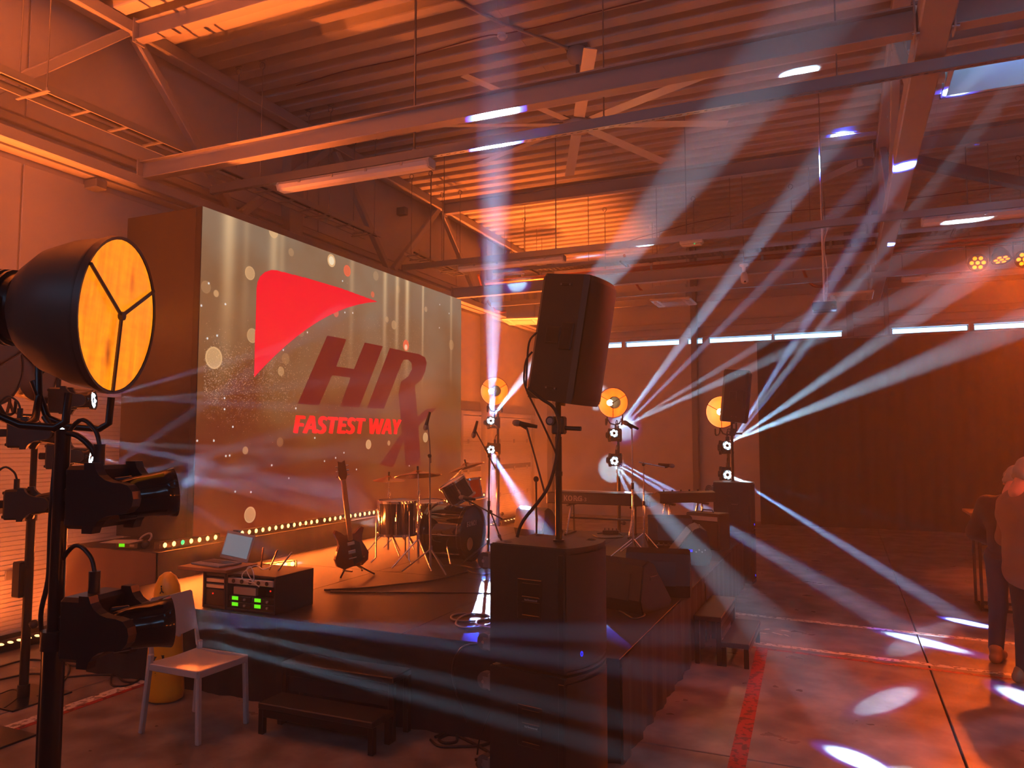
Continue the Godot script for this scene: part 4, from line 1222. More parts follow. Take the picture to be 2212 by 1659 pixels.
func make_speaker(at: Vector3, b: Basis, label: String) -> Node3D:
	var o := thing("loudspeaker", label, "speaker", at, b)
	var h := 0.70
	var up := Transform3D(Basis(Vector3(1, 0, 0), Vector3(0, 0, -1), Vector3(0, 1, 0)), Vector3(0, h * 0.5, 0))
	var plan := [Vector2(-0.17, -0.10), Vector2(-0.14, -0.14), Vector2(0.12, -0.205), Vector2(0.155, -0.205)] + arc_front(0.155, 0.20, 0.03) + [Vector2(0.155, 0.205), Vector2(0.12, 0.205), Vector2(-0.14, 0.14), Vector2(-0.17, 0.10)]
	part(o, "cabinet", MB.new().prism(up, plan, h - 0.03), "black_textured")
	for y in [0.008, h - 0.008]:
		var t := up
		t.origin.y = y
		var lid := []
		for p in plan: lid.append(p * 0.96)
		part(o, "top_cap" if y > 0.3 else "bottom_cap", MB.new().prism(t, lid, 0.016), "black_textured")
	var g := MB.new().smooth()
	var arc := arc_front(0.161, 0.198, 0.034)
	for i in arc.size() - 1:
		var a: Vector2 = arc[i]
		var c: Vector2 = arc[i + 1]
		g.quad(Vector3(a.x, 0.03, -a.y), Vector3(c.x, 0.03, -c.y), Vector3(c.x, h - 0.03, -c.y), Vector3(a.x, h - 0.03, -a.y))
	part(o, "grille", g, "grille", "dark perforated front grille")
	for s in [-1, 1]:
		var d := Vector3(0.26, 0, s * 0.065).normalized()
		var nrm := Vector3(-0.065 , 0, s * 0.26).normalized()
		var bs := Basis(d, Vector3.UP, d.cross(Vector3.UP)) if s > 0 else Basis(-d, Vector3.UP, (-d).cross(Vector3.UP))
		var c := Vector3(0.01, 0, s * 0.1775)
		var hr := part(o, "handle_recess", MB.new().box(Transform3D(bs, c + Vector3(-0.035, 0.36, 0) + nrm * 0.001), Vector3(0.10, 0.095, 0.006), 0.003), "black_plastic")
		part(hr, "recess_floor", MB.new().box(Transform3D(bs, c + Vector3(-0.035, 0.36, 0) + nrm * 0.004), Vector3(0.085, 0.08, 0.003), 0.001), "black_plastic")
		var pl := part(o, "handle_plate", MB.new().box(Transform3D(bs, c + d * 0.055 + Vector3(0, 0.36, 0) + nrm * 0.004), Vector3(0.085, 0.15, 0.012), 0.005), "black_plastic")
		part(pl, "grip_hole", MB.new().box(Transform3D(bs, c + d * 0.055 + Vector3(0, 0.36, 0) + nrm * 0.0105), Vector3(0.035, 0.095, 0.002), 0.001), "black_plastic")
		for y in [0.07, 0.64]:
			var fp := part(o, "fly_point", MB.new().box(Transform3D(bs, c + Vector3(0, y, 0) + nrm * 0.002), Vector3(0.085, 0.018, 0.006), 0.002), "black_plastic")
			for k in [-1, 1]:
				part(fp, "screw", MB.new().rod(c + d * 0.03 * k + Vector3(0, y, 0) + nrm * 0.003, c + d * 0.03 * k + Vector3(0, y, 0) + nrm * 0.008, 0.005, 8), "steel_dark")
	part(o, "power_light", MB.new().bx(Vector3(0.181, 0.055, 0.11), Vector3(0.004, 0.03, 0.006)), "lcd_blue")
	part(o, "pole_socket", MB.new().rod(Vector3(0, -0.02, 0), Vector3(0, 0.02, 0), 0.03, 14), "black_metal")
	return o

func make_pole(at: Vector3, top: float, label: String) -> Node3D:
	var o := thing("speaker_pole", label, "pole", at)
	var l := top - at.y
	part(o, "lower_tube", MB.new().rod(Vector3(0, 0, 0), Vector3(0, l * 0.72, 0), 0.0195, 14), "black_metal")
	part(o, "upper_tube", MB.new().rod(Vector3(0, l * 0.72, 0), Vector3(0, l, 0), 0.0165, 14), "black_metal")
	part(o, "clamp_block", MB.new().bx(Vector3(0.005, l * 0.80, 0), Vector3(0.075, 0.10, 0.06), 0.008), "black_plastic")
	var kn := part(o, "clamp_knob", MB.new().rod(Vector3(-0.03, l * 0.83, 0.0), Vector3(-0.03, l * 0.83, 0.055), 0.026, 14), "black_plastic")
	part(kn, "knob_disc", MB.new().rod(Vector3(-0.03, l * 0.83, 0.055), Vector3(-0.03, l * 0.83, 0.058), 0.017, 14), "print_grey")
	part(o, "crank_handle", MB.new().rod(Vector3(0.04, l * 0.78, 0), Vector3(0.135, l * 0.775, 0), 0.013, 10), "black_plastic")
	part(o, "collar", MB.new().rod(Vector3(0, l * 0.45, 0), Vector3(0, l * 0.48, 0), 0.023, 12), "black_plastic")
	part(o, "foot_ring", MB.new().rod(Vector3(0, 0.0, 0), Vector3(0, 0.012, 0), 0.033, 14), "black_metal")
	return o

func build_speakers() -> void:
	var near := Vector3(-1.525, 0, -4.09)
	make_sub(near, yaw(-10), "lower of two black subwoofers stacked beside the near corner of the stage", "")
	make_sub(near + Vector3(0, 0.665, 0), yaw(-10), "upper of two black subwoofers stacked beside the near corner, speaker pole on it", "")
	var pole := gy(1207, 1170, 1.325)
	var ptop := gz(1211, 868, pole.z)
	make_pole(pole, ptop.y + 0.03, "black speaker pole with clamp on the subwoofers by the near corner")
	make_speaker(Vector3(ptop.x - 0.0, ptop.y, ptop.z), yaw(-4) * Basis(Vector3(0, 0, 1), deg_to_rad(-9.5)), "black loudspeaker tilted forward on its pole above the stacked subwoofers by the near corner")
	var far := Vector3(-1.385, 0, -10.72)
	make_sub(far, yaw(8), "lower of two black subwoofers stacked beyond the far corner of the stage in haze", "")
	make_sub(far + Vector3(0, 0.665, 0), yaw(8), "upper of two black subwoofers stacked beyond the far corner of the stage in haze", "")
	var fp := gy(1583, 1040, 1.325)
	var ft := gz(1583, 912, fp.z)
	make_pole(fp, ft.y + 0.03, "thin speaker pole on the subwoofers beyond the far corner")
	make_speaker(ft, yaw(6) * Basis(Vector3(0, 0, 1), deg_to_rad(-6)), "loudspeaker fading into haze on the pole beyond the far corner, hiding a studio lamp")
	# cables of the near loudspeaker
	var dd := 4.12
	for c in [[[[1160, 718], [1143, 740], [1138, 800], [1136, 835]], "black cable looping out of the tilted loudspeaker's upper socket", 0.006], [[[1150, 760], [1138, 775], [1133, 800], [1135, 836], [1165, 900], [1195, 965], [1203, 985]], "black cable falling from the tilted loudspeaker to its pole", 0.006], [[[1140, 838], [1170, 862], [1195, 880], [1208, 915], [1204, 960], [1200, 1000], [1180, 1060], [1130, 1125], [1117, 1160]], "thick black cable running down from the tilted loudspeaker to the back of the subwoofer", 0.010]]:
		var pts := []
		for s in c[0]: pts.append(dep(s[0], s[1], dd))
		solo("speaker_cable", c[1], "cable", MB.new().tube(curve(pts, 5), c[2], 6), "cable")

# ---- light towers: pole, studio lamp on top, two moving heads -------------------------------------------------
func make_stand(at: Vector3, top: float, label: String, thick: float, plate: float = 0.45) -> Node3D:
	var o := thing("lamp_stand", label, "stand", at)
	part(o, "base_plate", MB.new().bx(Vector3(0, 0.006, 0), Vector3(plate, 0.012, plate), 0.003), "black_metal")
	part(o, "lower_tube", MB.new().rod(Vector3(0, 0.012, 0), Vector3(0, top * 0.66, 0), thick, 16), "black_metal")
	part(o, "upper_tube", MB.new().rod(Vector3(0, top * 0.66, 0), Vector3(0, top, 0), thick * 0.72, 16), "black_metal")
	part(o, "collar", MB.new().rod(Vector3(0, top * 0.645, 0), Vector3(0, top * 0.675, 0), thick * 1.25, 16), "black_plastic")
	var k := part(o, "locking_knob", MB.new().rod(Vector3(thick, top * 0.27, 0), Vector3(thick + 0.03, top * 0.27, 0), 0.012, 8), "black_plastic")
	part(k, "knob_head", MB.new().ball(Vector3(thick + 0.05, top * 0.27, 0), 0.032, 12), "black_plastic")
	part(o, "foot_socket", MB.new().rod(Vector3(0, 0.012, 0), Vector3(0, 0.10, 0), thick * 1.3, 16), "black_metal")
	return o

# lamp with its opening centred at `at`, shining along d
func make_lamp(at: Vector3, d: Vector3, r: float, label: String, gel: bool, e: float) -> Node3D:
	var o := thing("studio_lamp", label, "lamp", at)
	var b := along(d)
	var bell := [Vector2(r, 0.0), Vector2(r * 0.985, -0.03), Vector2(r * 0.93, -r * 0.45), Vector2(r * 0.80, -r * 0.80), Vector2(r * 0.60, -r * 1.06), Vector2(r * 0.44, -r * 1.17), Vector2(r * 0.42, -r * 1.17), Vector2(r * 0.58, -r * 1.04), Vector2(r * 0.78, -r * 0.78), Vector2(r * 0.91, -r * 0.44), Vector2(r * 0.965, -0.03), Vector2(r * 0.975, -0.004), Vector2(r, 0.0)]
	if gel:
		part(o, "bell", MB.new().lathe(xf(Vector3.ZERO, b), bell, 48), "bell_grey")
	else:
		part(o, "bell", MB.new().lathe(xf(Vector3.ZERO, b), bell.slice(0, 7), 40), "bell_grey")
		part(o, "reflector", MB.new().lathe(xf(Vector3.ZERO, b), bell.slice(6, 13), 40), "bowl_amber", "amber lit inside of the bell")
	part(o, "housing", MB.new().lathe(xf(Vector3.ZERO, b), [Vector2(r * 0.43, -r * 1.16), Vector2(r * 0.45, -r * 1.2), Vector2(r * 0.45, -r * 1.75), Vector2(r * 0.40, -r * 1.85), Vector2(0, -r * 1.87)], 28, true), "black_metal")
	for k in 4:
		part(o, "cooling_ring", MB.new().lathe(xf(Vector3.ZERO, b), [Vector2(r * 0.45, -r * (1.3 + 0.1 * k)), Vector2(r * 0.49, -r * (1.31 + 0.1 * k)), Vector2(r * 0.49, -r * (1.34 + 0.1 * k)), Vector2(r * 0.45, -r * (1.35 + 0.1 * k))], 24, true), "black_metal")
	part(o, "rim", MB.new().lathe(xf(Vector3.ZERO, b), [Vector2(r * 0.97, 0.004), Vector2(r * 1.01, 0.006), Vector2(r * 1.015, -0.012), Vector2(r * 0.99, -0.014)], 48, true), "bell_grey")
	# three-armed wire in front
	for k in 3:
		var a := PI * 0.5 + TAU * k / 3 + PI
		var tip := b * Vector3(cos(a) * r * 0.98, 0.008, sin(a) * r * 0.98)
		# b's z axis is roughly level; turn so that one arm hangs down
		var dn := (Vector3.DOWN - d * Vector3.DOWN.dot(d)).normalized()
		tip = dn.rotated(d, TAU * k / 3) * r * 0.985 + d * 0.008
		part(o, "front_arm", MB.new().bar(d * 0.010, tip, 0.008, 0.012 if gel else 0.009, 0.002), "bell_grey" if gel else "black_metal")
	part(o, "front_hub", MB.new().rod(d * 0.004, d * 0.018, 0.014, 12), "bell_grey")
	if gel:
		# film disc over the opening, with print-like uv across it
		var g := MB.new()
		g.flat()
		var ux := d.cross(Vector3.UP).normalized()
		var uy := ux.cross(d).normalized()
		var ring := []
		for k in 48:
			var a := TAU * k / 48
			ring.append([(ux * cos(a) + uy * sin(a)) * r * 0.972, Vector2(0.5 + 0.5 * cos(a), 0.5 - 0.5 * sin(a))])
		for k in 48:
			var p: Array = ring[k]
			var q: Array = ring[(k + 1) % 48]
			for v in [[Vector3.ZERO, Vector2(0.5, 0.5)], p, q]:
				g.st.set_uv(v[1])
				g.st.add_vertex(v[0])
		part(o, "gel_film", g, "gel_amber" if e > 0 else "gel_dark", "amber film stretched over the opening")
		if e > 0: spot(o, at + d * 0.03, d, Color(1.0, 0.55, 0.15), e, 50.0, 0.2, 0.9)
	else:
		part(o, "lamp_bulb", MB.new().lathe(xf(-d * r * 0.55 + d.cross(Vector3.UP).normalized() * r * 0.25, b), [Vector2(0, 0.06), Vector2(0.035, 0.05), Vector2(0.05, 0.01), Vector2(0.04, -0.04), Vector2(0.02, -0.08), Vector2(0, -0.08)], 14), "bulb")
		omni(o, at - d * r * 0.55 + d.cross(Vector3.UP).normalized() * r * 0.25, Color(1.0, 0.60, 0.25), e, 0.04)
	# yoke
	var side := d.cross(Vector3.UP).normalized()
	var piv := -d * r * 1.35
	var yk := MB.new()
	for s in [-1, 1]:
		var p0: Vector3 = piv + side * s * r * 0.52
		yk.tube([p0, p0 + Vector3(0, -r * 1.1, 0) + d * 0.02, p0 + Vector3(0, -r * 1.42, 0) + d * 0.04 - side * s * 0.05, piv + Vector3(0, -r * 1.5, 0) + d * 0.06], 0.012, 8)
		yk.tube([p0 + Vector3(0, -r * 0.9, 0), p0 + Vector3(0, -r * 1.38, 0) + d * 0.05, p0 + Vector3(0, -r * 1.48, 0) + d * 0.12, p0 + Vector3(0, -r * 1.48, 0) + d * r * 0.9, p0 + Vector3(0, -r * 1.40, 0) + d * r * 1.02, p0 + Vector3(0, -r * 1.05, 0) + d * r * 1.04], 0.012, 8)
	part(o, "yoke", yk, "black_metal")
	for s in [-1, 1]:
		part(o, "tilt_knob", MB.new().rod(piv + side * s * r * 0.46, piv + side * s * r * 0.66, 0.035, 10), "black_plastic")
	return o

# moving head: base plate against a pole at `at`, arms reaching along `out`, head shining along `aim`
func make_head(at: Vector3, out: Vector3, aim: Vector3, label: String, group: String, targets: Array, e: float, lit: bool = true) -> Node3D:
	var o := thing("moving_head", label, "stage light", at, Basis(), group)
	var B := facing(out)
	part(o, "clamp", MB.new().box(Transform3D(B, B * Vector3(0, 0, 0.035)), Vector3(0.05, 0.05, 0.07), 0.008), "black_metal")
	part(o, "base", MB.new().box(Transform3D(B, B * Vector3(0, 0, 0.115)), Vector3(0.18, 0.19, 0.10), 0.012), "black_plastic")
	for s in [-1, 1]:
		part(o, "corner_foot", MB.new().box(Transform3D(B, B * Vector3(0, s * 0.075, 0.062)), Vector3(0.15, 0.018, 0.012), 0.003), "rubber")
	var arm := []
	for q in [[0.105, 0.19], [0.105, 0.225], [0.085, 0.232], [0.068, 0.245], [0.055, 0.265], [0.048, 0.29], [0.046, 0.32], [0.040, 0.345], [0.022, 0.362], [0.0, 0.367]]:
		arm.append(Vector2(q[1] - 0.04, q[0]))
	var poly := arm.duplicate()
	for i in range(arm.size() - 2, -1, -1):
		poly.append(Vector2(arm[i].x, -arm[i].y))
	for s in [-1, 1]:
		var t := Transform3D(B * Basis(Vector3(0, 0, 1), Vector3(0, 1, 0), Vector3(-1, 0, 0)), B * Vector3(s * 0.085, 0, 0))
		part(o, "arm", MB.new().prism(t, poly, 0.034), "black_plastic")
	var piv := B * Vector3(0, 0, 0.265)
	var hb := along(aim)
	part(o, "head", MB.new().lathe(xf(piv, hb), [Vector2(0, -0.085), Vector2(0.035, -0.083), Vector2(0.055, -0.06), Vector2(0.064, -0.01), Vector2(0.066, 0.03), Vector2(0.070, 0.062), Vector2(0.078, 0.098), Vector2(0.074, 0.099), Vector2(0.068, 0.086), Vector2(0, 0.086)], 28), "black_gloss")
	for k in 4:
		var fin := MB.new()
		var a := TAU * k / 4 + 0.4
		fin.box(Transform3D(hb * Basis(Vector3.UP, -a), piv + hb * Vector3(cos(a) * 0.060, -0.04, sin(a) * 0.060)), Vector3(0.012, 0.05, 0.028), 0.003)
		part(o, "cooling_fin", fin, "black_plastic")
	for k in 6:
		var a := TAU * k / 6 + 0.26
		var p := piv + hb * Vector3(cos(a) * 0.043, 0.088, sin(a) * 0.043)
		part(o, "led_lens", MB.new().lathe(xf(p, hb), [Vector2(0, 0.012), Vector2(0.0195, 0)], 10), "led_white" if lit else "black_gloss")
	for k in targets.size():
		var tg: Vector3 = targets[k][0] if targets[k] is Array else targets[k]
		var e1: float = e * (targets[k][1] if targets[k] is Array else 1.0)
		var a := TAU * k / maxi(targets.size(), 1)
		var from := at + piv + hb * Vector3(cos(a) * 0.038, 0.108, sin(a) * 0.038)
		spot(o, from, tg - from, Color(0.70, 0.88, 1.0), e1, 1.45, 0.012, 0.5)
		if k < 2: spot(o, from, tg - from, Color(0.14, 0.28, 1.0), e1 * 0.22, 2.1, 0.012, 0.8)
	# power plug and cable
	var plug := MB.new()
	var q0 := B * Vector3(0.0, 0.095, 0.11)
	plug.rod(q0, q0 + Vector3(0, 0.065, 0), 0.017, 10)
	part(o, "power_plug", plug, "black_plastic")
	part(o, "power_cable", MB.new().tube(curve([q0 + Vector3(0, 0.06, 0), q0 + Vector3(0, 0.11, 0) - out * 0.02, q0 + Vector3(0, 0.14, 0) - out * 0.08, q0 + Vector3(0, 0.05, 0) - out * 0.145, q0 + Vector3(0, -0.1, 0) - out * 0.15], 5), 0.007, 6), "cable")
	return o

const HEAD_E := 2100.0

func build_light_towers() -> void:
	var n := 0
	# --- the big lamp beside the photographer
	var pA := dep(136, 950, 2.42)
	pA.y = 0
	make_stand(pA, 1.93, "tall black lamp stand next to the white chair, bearing the biggest lamp", 0.032)
	var nA := Vector3(0.905, -0.07, -0.426).normalized()
	make_lamp(dep(256, 682, 2.40), nA, 0.245, "big studio lamp with glowing amber film on the stand next to the chair", true, 6.0)
	var outA := (dep(300, 1070, 2.35) - dep(130, 1070, 2.42)).normalized()
	outA.y = 0
	var ua := gy(136, 1068, 1.70)
	var A1 := Vector3(pA.x, dep(136, 1068, 2.42).y, pA.z) + outA * 0.03
	var A2 := Vector3(pA.x, dep(120, 1335, 2.42).y, pA.z) + outA * 0.03
	make_head(A1, outA, Vector3(0.50, 0.10, -0.86).normalized(), "black moving head mounted right below the big amber lamp", "", [dep(430, 1010, 6.0), dep(700, 1050, 7.0), dep(560, 985, 6.5)], HEAD_E * 0.10)
	make_head(A2, outA, Vector3(0.50, 0.02, -0.86).normalized(), "lower black moving head on the stand of the big amber lamp, beside the chair back", "", [dep(1072, 1362, 3.3), dep(1072, 1405, 3.2), dep(1072, 1495, 3.0), dep(1072, 1552, 2.9)], HEAD_E * 0.16)
	cable_run("black cables taped down the stand of the big amber lamp", [dep(122, 960, 2.42), dep(118, 1010, 2.41), dep(112, 1080, 2.40), dep(108, 1150, 2.41), dep(104, 1250, 2.41), dep(88, 1330, 2.41), dep(94, 1420, 2.42), dep(85, 1560, 2.42), dep(80, 1700, 2.42)], 0.008)
	cable_run("thick black cable curving from the big lamp's yoke to the upper moving head", [dep(95, 900, 2.45), dep(120, 930, 2.43), dep(165, 940, 2.4), dep(195, 965, 2.38), dep(205, 985, 2.38)], 0.009)
	# --- two more stands along the same line
	var pB := Vector3(-5.02, 0, -3.16)
	make_stand(pB, 1.95, "black lamp stand half out of the frame, its foot plate on the floor line", 0.03)
	make_lamp(pB + Vector3(0.0, 2.36, 0), Vector3(0.93, -0.05, -0.36).normalized(), 0.245, "dark studio lamp peeking out behind the big amber lamp", true, 0.0)
	var outB := Vector3(0.79, 0, -0.60).normalized()
	make_head(pB + outB * 0.035 + Vector3(0, gx(60, 935, -4.72).y, 0), outB, Vector3(0.79, -0.10, -0.60).normalized(), "upper moving head with white LEDs on the stand half out of the frame", "", [dep(430, 1000, 6.6), dep(600, 1040, 8.0), dep(900, 990, 9.5)], HEAD_E * 0.2)
	make_head(pB + outB * 0.035 + Vector3(0, gx(60, 1092, -4.72).y, 0), outB, Vector3(0.79, 0.12, -0.60).normalized(), "lower moving head with white LEDs on the stand half out of the frame", "", [dep(430, 880, 6.6), dep(640, 930, 8.0), dep(830, 950, 9.0)], HEAD_E * 0.2)
	var pC := gy(50, 1508)
	make_stand(pC, 2.0, "black lamp stand before the sectional door with a control box on it", 0.032)
	part(get_node("lamp_stand_002"), "control_box", MB.new().bx(Vector3(-0.05, 0.86, 0.03), Vector3(0.09, 0.26, 0.07), 0.008), "black_plastic")
	make_lamp(pC + Vector3(0.0, 2.42, 0), Vector3(0.93, -0.05, -0.36).normalized(), 0.235, "dark studio lamp above the stand before the sectional door", true, 0.0)
	var outC := Vector3(0.79, 0, -0.60).normalized()
	var yc1 := gx(150, 865, pC.x + 0.2).y
	var yc2 := gx(150, 985, pC.x + 0.2).y
	make_head(pC + outC * 0.035 + Vector3(0, yc1, 0), outC, Vector3(0.80, 0.08, -0.58).normalized(), "upper moving head on the stand before the sectional door", "", [dep(430, 800, 6.8), dep(440, 868, 6.8), dep(560, 840, 7.8)], HEAD_E * 0.2)
	make_head(pC + outC * 0.035 + Vector3(0, yc2, 0), outC, Vector3(0.80, -0.10, -0.58).normalized(), "lower moving head on the stand before the sectional door", "", [dep(430, 1035, 6.8), dep(440, 1110, 6.8), dep(560, 1070, 7.8)], HEAD_E * 0.2)
	# --- a stand beside the photographer whose beams only show on the floor
	var pD := Vector3(3.1, 0, -2.4)
	make_stand(pD, 2.3, "lamp stand out on the open floor beyond the frame edge", 0.03)
	make_head(pD + Vector3(-0.03, 2.0, -0.02), Vector3(-0.8, 0, -0.6), Vector3(-0.75, -0.45, -0.5).normalized(), "moving head on the stand out on the open floor", "", [gy(1850, 1640), gy(2212, 1508)], HEAD_E * 0.35)
	# --- far row, facing the photographer
	var far := [
		[1058, 913, 970, 1068, 845, -11.5, "drum kit"],
		[1323, 940, 994, 1324, 870, -11.5, "keyboards"],
		[1566, 967, 1024, 1558, 890, -11.5, "far subwoofer stack"],
	]
	for i in 3:
		var f: Array = far[i]
		var up := gz(f[0], f[1], f[5])
		var dn := gz(f[0] + 1, f[2], f[5])
		var lp := gz(f[3], f[4], f[5])
		var base := Vector3(up.x, 0.0, f[5] - 0.33)
		make_stand(base, lp.y - 0.36, "lamp stand in the haze behind the %s" % f[6], 0.03)
		var face := (Vector3(-1.5, 1.9, -2.0) - lp).normalized()
		make_lamp(lp, face if i < 2 else (Vector3(-3.4, 1.7, -2.0) - lp).normalized(), 0.235, "glowing amber studio lamp behind the %s" % f[6], false, LAMP_E)
		var outv := Vector3(0.0, 0, 1.0)
		var tu := []
		var tl := []
		if i == 0:
			tu = [gz(1080, 245, -6.0), gz(1060, 320, -6.4), gz(1395, 527, -10.6), gz(1175, 760, -8.5)]
			tl = [[gy(1050, 1290, STAGE_Y), 0.3], [gy(1150, 1120, 1.0), 0.5], [gy(1185, 1180, STAGE_Y), 0.4]]
		elif i == 1:
			tu = [gz(1700, 568, -13.0 + 1.6), gy(1820, 292, ROOF_Y), gz(2070, 487, -10.6), gz(2050, 600, -9.0), gz(1510, 690, -9.5)]
			tl = [gy(1960, 1332), [gy(1990, 1385), 0.7], [gy(1475, 1160, 0.96), 0.3], [gy(1425, 1210, STAGE_Y), 0.25], [gy(1380, 1120, STAGE_Y), 0.5]]
		else:
			tu = [gy(2105, 290, ROOF_Y), gz(1962, 345, -8.9), gz(2212, 525, -7.5), gz(2230, 690, -7.0), gz(1925, 512, -11.0)]
			tl = [gy(2090, 1345), gy(2000, 1390), gz(2230, 1245, -6.0), gz(2230, 1330, -7.0), gy(1990, 1390)]
		make_head(up - outv * 0.295, outv, (Vector3(up.x + 0.55, up.y + 0.42, up.z + 1.0) - up).normalized(), "upper moving head with a ring of white LEDs behind the %s" % f[6], "", tu, HEAD_E)
		make_head(dn - outv * 0.295, outv, (Vector3(dn.x + 0.5, dn.y - 0.12, dn.z + 1.0) - dn).normalized(), "lower moving head with a ring of white LEDs behind the %s" % f[6], "", tl, HEAD_E)

const LAMP_E := 0.28

func cable_run(label: String, pts: Array, r: float, mt: String = "cable", called: String = "cable") -> void:
	solo(called, label, "cable", MB.new().tube(curve(pts, 5), r, 6), mt)

# ---- furniture and small things -------------------------------------------------------------------------------
func build_furniture() -> void:
	# stacking chair with a solid back; front towards +x
	var o := thing("chair", "pale plastic stacking chair with a solid back next to the big lamp stand", "chair", Vector3(-3.97, 0, -3.89), yaw(-2))
	var seat := MB.new().smooth()
	var rows := []
	for i in 9:
		var t := i / 8.0
		var x := lerpf(-0.22, 0.235, t)
		var y := 0.445 - 0.02 * sin(t * PI) + 0.004 * t
		rows.append([Vector3(x, y, 0.205 - 0.01 * (1 - t)), Vector3(x, y - 0.008, 0.0), Vector3(x, y, -0.205 + 0.01 * (1 - t))])
	for i in 8:
		for k in 2:
			seat.quad(rows[i][k], rows[i + 1][k], rows[i + 1][k + 1], rows[i][k + 1])
			var dn := Vector3(0, -0.012, 0)
			seat.quad(rows[i][k] + dn, rows[i][k + 1] + dn, rows[i + 1][k + 1] + dn, rows[i + 1][k] + dn)
	part(o, "seat", seat, "chair_shell")
	var ap := MB.new()
	ap.bar(Vector3(0.235, 0.425, -0.205), Vector3(0.235, 0.425, 0.205), 0.02, 0.045, 0.004)
	for s in [-1, 1]:
		ap.bar(Vector3(-0.21, 0.422, s * 0.203), Vector3(0.235, 0.425, s * 0.205), 0.02, 0.045, 0.004)
	part(o, "apron", ap, "chair_shell")
	for s in [-1, 1]:
		part(o, "leg", MB.new().bar(Vector3(0.225, 0.43, s * 0.195), Vector3(0.245, 0.0, s * 0.20), 0.034, 0.030, 0.006), "chair_shell")
		part(o, "leg", MB.new().bar(Vector3(-0.20, 0.50, s * 0.198), Vector3(-0.245, 0.0, s * 0.215), 0.036, 0.030, 0.006), "chair_shell")
	var bk := MB.new()
	var side := Transform3D(Basis(Vector3(0, 0, 1), Vector3(-0.16, 0.987, 0), Vector3(-0.987, -0.16, 0)), Vector3(-0.20, 0.44, 0))
	bk.prism(side, [Vector2(-0.205, 0.03), Vector2(-0.175, 0.03), Vector2(-0.172, 0.145), Vector2(-0.05, 0.13), Vector2(-0.045, 0.118), Vector2(-0.03, 0.118), Vector2(-0.025, 0.13), Vector2(0.025, 0.13), Vector2(0.03, 0.118), Vector2(0.045, 0.118), Vector2(0.05, 0.13), Vector2(0.172, 0.145), Vector2(0.175, 0.03), Vector2(0.205, 0.03), Vector2(0.185, 0.25), Vector2(0.17, 0.40), Vector2(0.155, 0.412), Vector2(0.0, 0.405), Vector2(-0.155, 0.412), Vector2(-0.17, 0.40), Vector2(-0.185, 0.25)], 0.014)
	part(o, "backrest", bk, "chair_shell")
	# yellow floor sign
	var sg := thing("floor_sign", "tall yellow plastic caution sign with black pictograms behind the chair", "sign", Vector3(-4.60, 0, -4.20), yaw(20))
	var hh := gz(395, 1238, -4.20).y
	part(sg, "body", MB.new().lathe(xf(Vector3.ZERO), [Vector2(0, 0), Vector2(0.10, 0.0), Vector2(0.135, 0.02), Vector2(0.142, 0.07), Vector2(0.13, 0.25), Vector2(0.118, hh * 0.5), Vector2(0.10, hh * 0.80), Vector2(0.088, hh * 0.9), Vector2(0.062, hh * 0.965), Vector2(0.025, hh * 0.995), Vector2(0, hh)], 32, false, 1.0, 0.8), "yellow_plastic")
	var pr := func(c: Vector2, w: float, h: float, called: String):
		var rr := lerpf(0.140, 0.092, clampf(c.y / (hh * 0.9), 0, 1))
		var zz := 0.8 * sqrt(maxf(rr * rr - c.x * c.x, 0.0)) + 0.0015
		part(sg, called, MB.new().bx(Vector3(c.x, c.y, zz), Vector3(w, h, 0.003)), "print_black")
	var tri := MB.new()
	var tz := 0.8 * 0.120
	for e in [[Vector2(-0.035, 0.55), Vector2(0.045, 0.47)], [Vector2(0.045, 0.47), Vector2(-0.045, 0.44)], [Vector2(-0.045, 0.44), Vector2(-0.035, 0.55)]]:
		tri.bar(Vector3(e[0].x, e[0].y, tz - absf(e[0].x) * 0.25 + 0.004), Vector3(e[1].x, e[1].y, tz - absf(e[1].x) * 0.25 + 0.004), 0.006, 0.009)
	tri.bar(Vector3(-0.012, 0.515, tz + 0.003), Vector3(-0.002, 0.475, tz + 0.004), 0.004, 0.008)
	part(sg, "warning_triangle", tri, "print_black")
	for q in [[Vector2(-0.02, 0.31), 0.034, 0.05], [Vector2(0.025, 0.32), 0.034, 0.05], [Vector2(0.02, 0.60), 0.03, 0.03], [Vector2(-0.03, hh * 0.76), 0.02, 0.03], [Vector2(0.015, hh * 0.76), 0.022, 0.022]]:
		pr.call(q[0], q[1], q[2], "pictogram")
	for k in 4:
		pr.call(Vector2(-0.01 + 0.004 * k, 0.22 - 0.018 * k), 0.018, 0.007, "lettering")
	var man := MB.new()
	var mz := 0.8 * 0.099
	man.ball(Vector3(-0.005, hh * 0.90, mz), 0.006, 8)
	man.bar(Vector3(-0.005, hh * 0.89, mz), Vector3(0.0, hh * 0.865, mz + 0.002), 0.004, 0.007)
	man.bar(Vector3(0.0, hh * 0.865, mz + 0.002), Vector3(-0.012, hh * 0.845, mz + 0.003), 0.004, 0.005)
	man.bar(Vector3(0.0, hh * 0.865, mz + 0.002), Vector3(0.014, hh * 0.85, mz + 0.003), 0.004, 0.005)
	part(sg, "slipping_man", man, "print_black")
	# power strip and cables on the floor by the door
	var ps := gy(315, 1453)
	var st := thing("power_strip", "white power strip on the floor behind the chair", "power strip", ps, yaw(15))
	part(st, "body", MB.new().bx(Vector3(0, 0.02, 0), Vector3(0.30, 0.04, 0.06), 0.008), "white_plastic")
	for k in 3:
		part(st, "plug", MB.new().rod(Vector3(-0.09 + 0.09 * k, 0.04, 0), Vector3(-0.09 + 0.09 * k, 0.075, 0), 0.018, 10), "black_plastic")
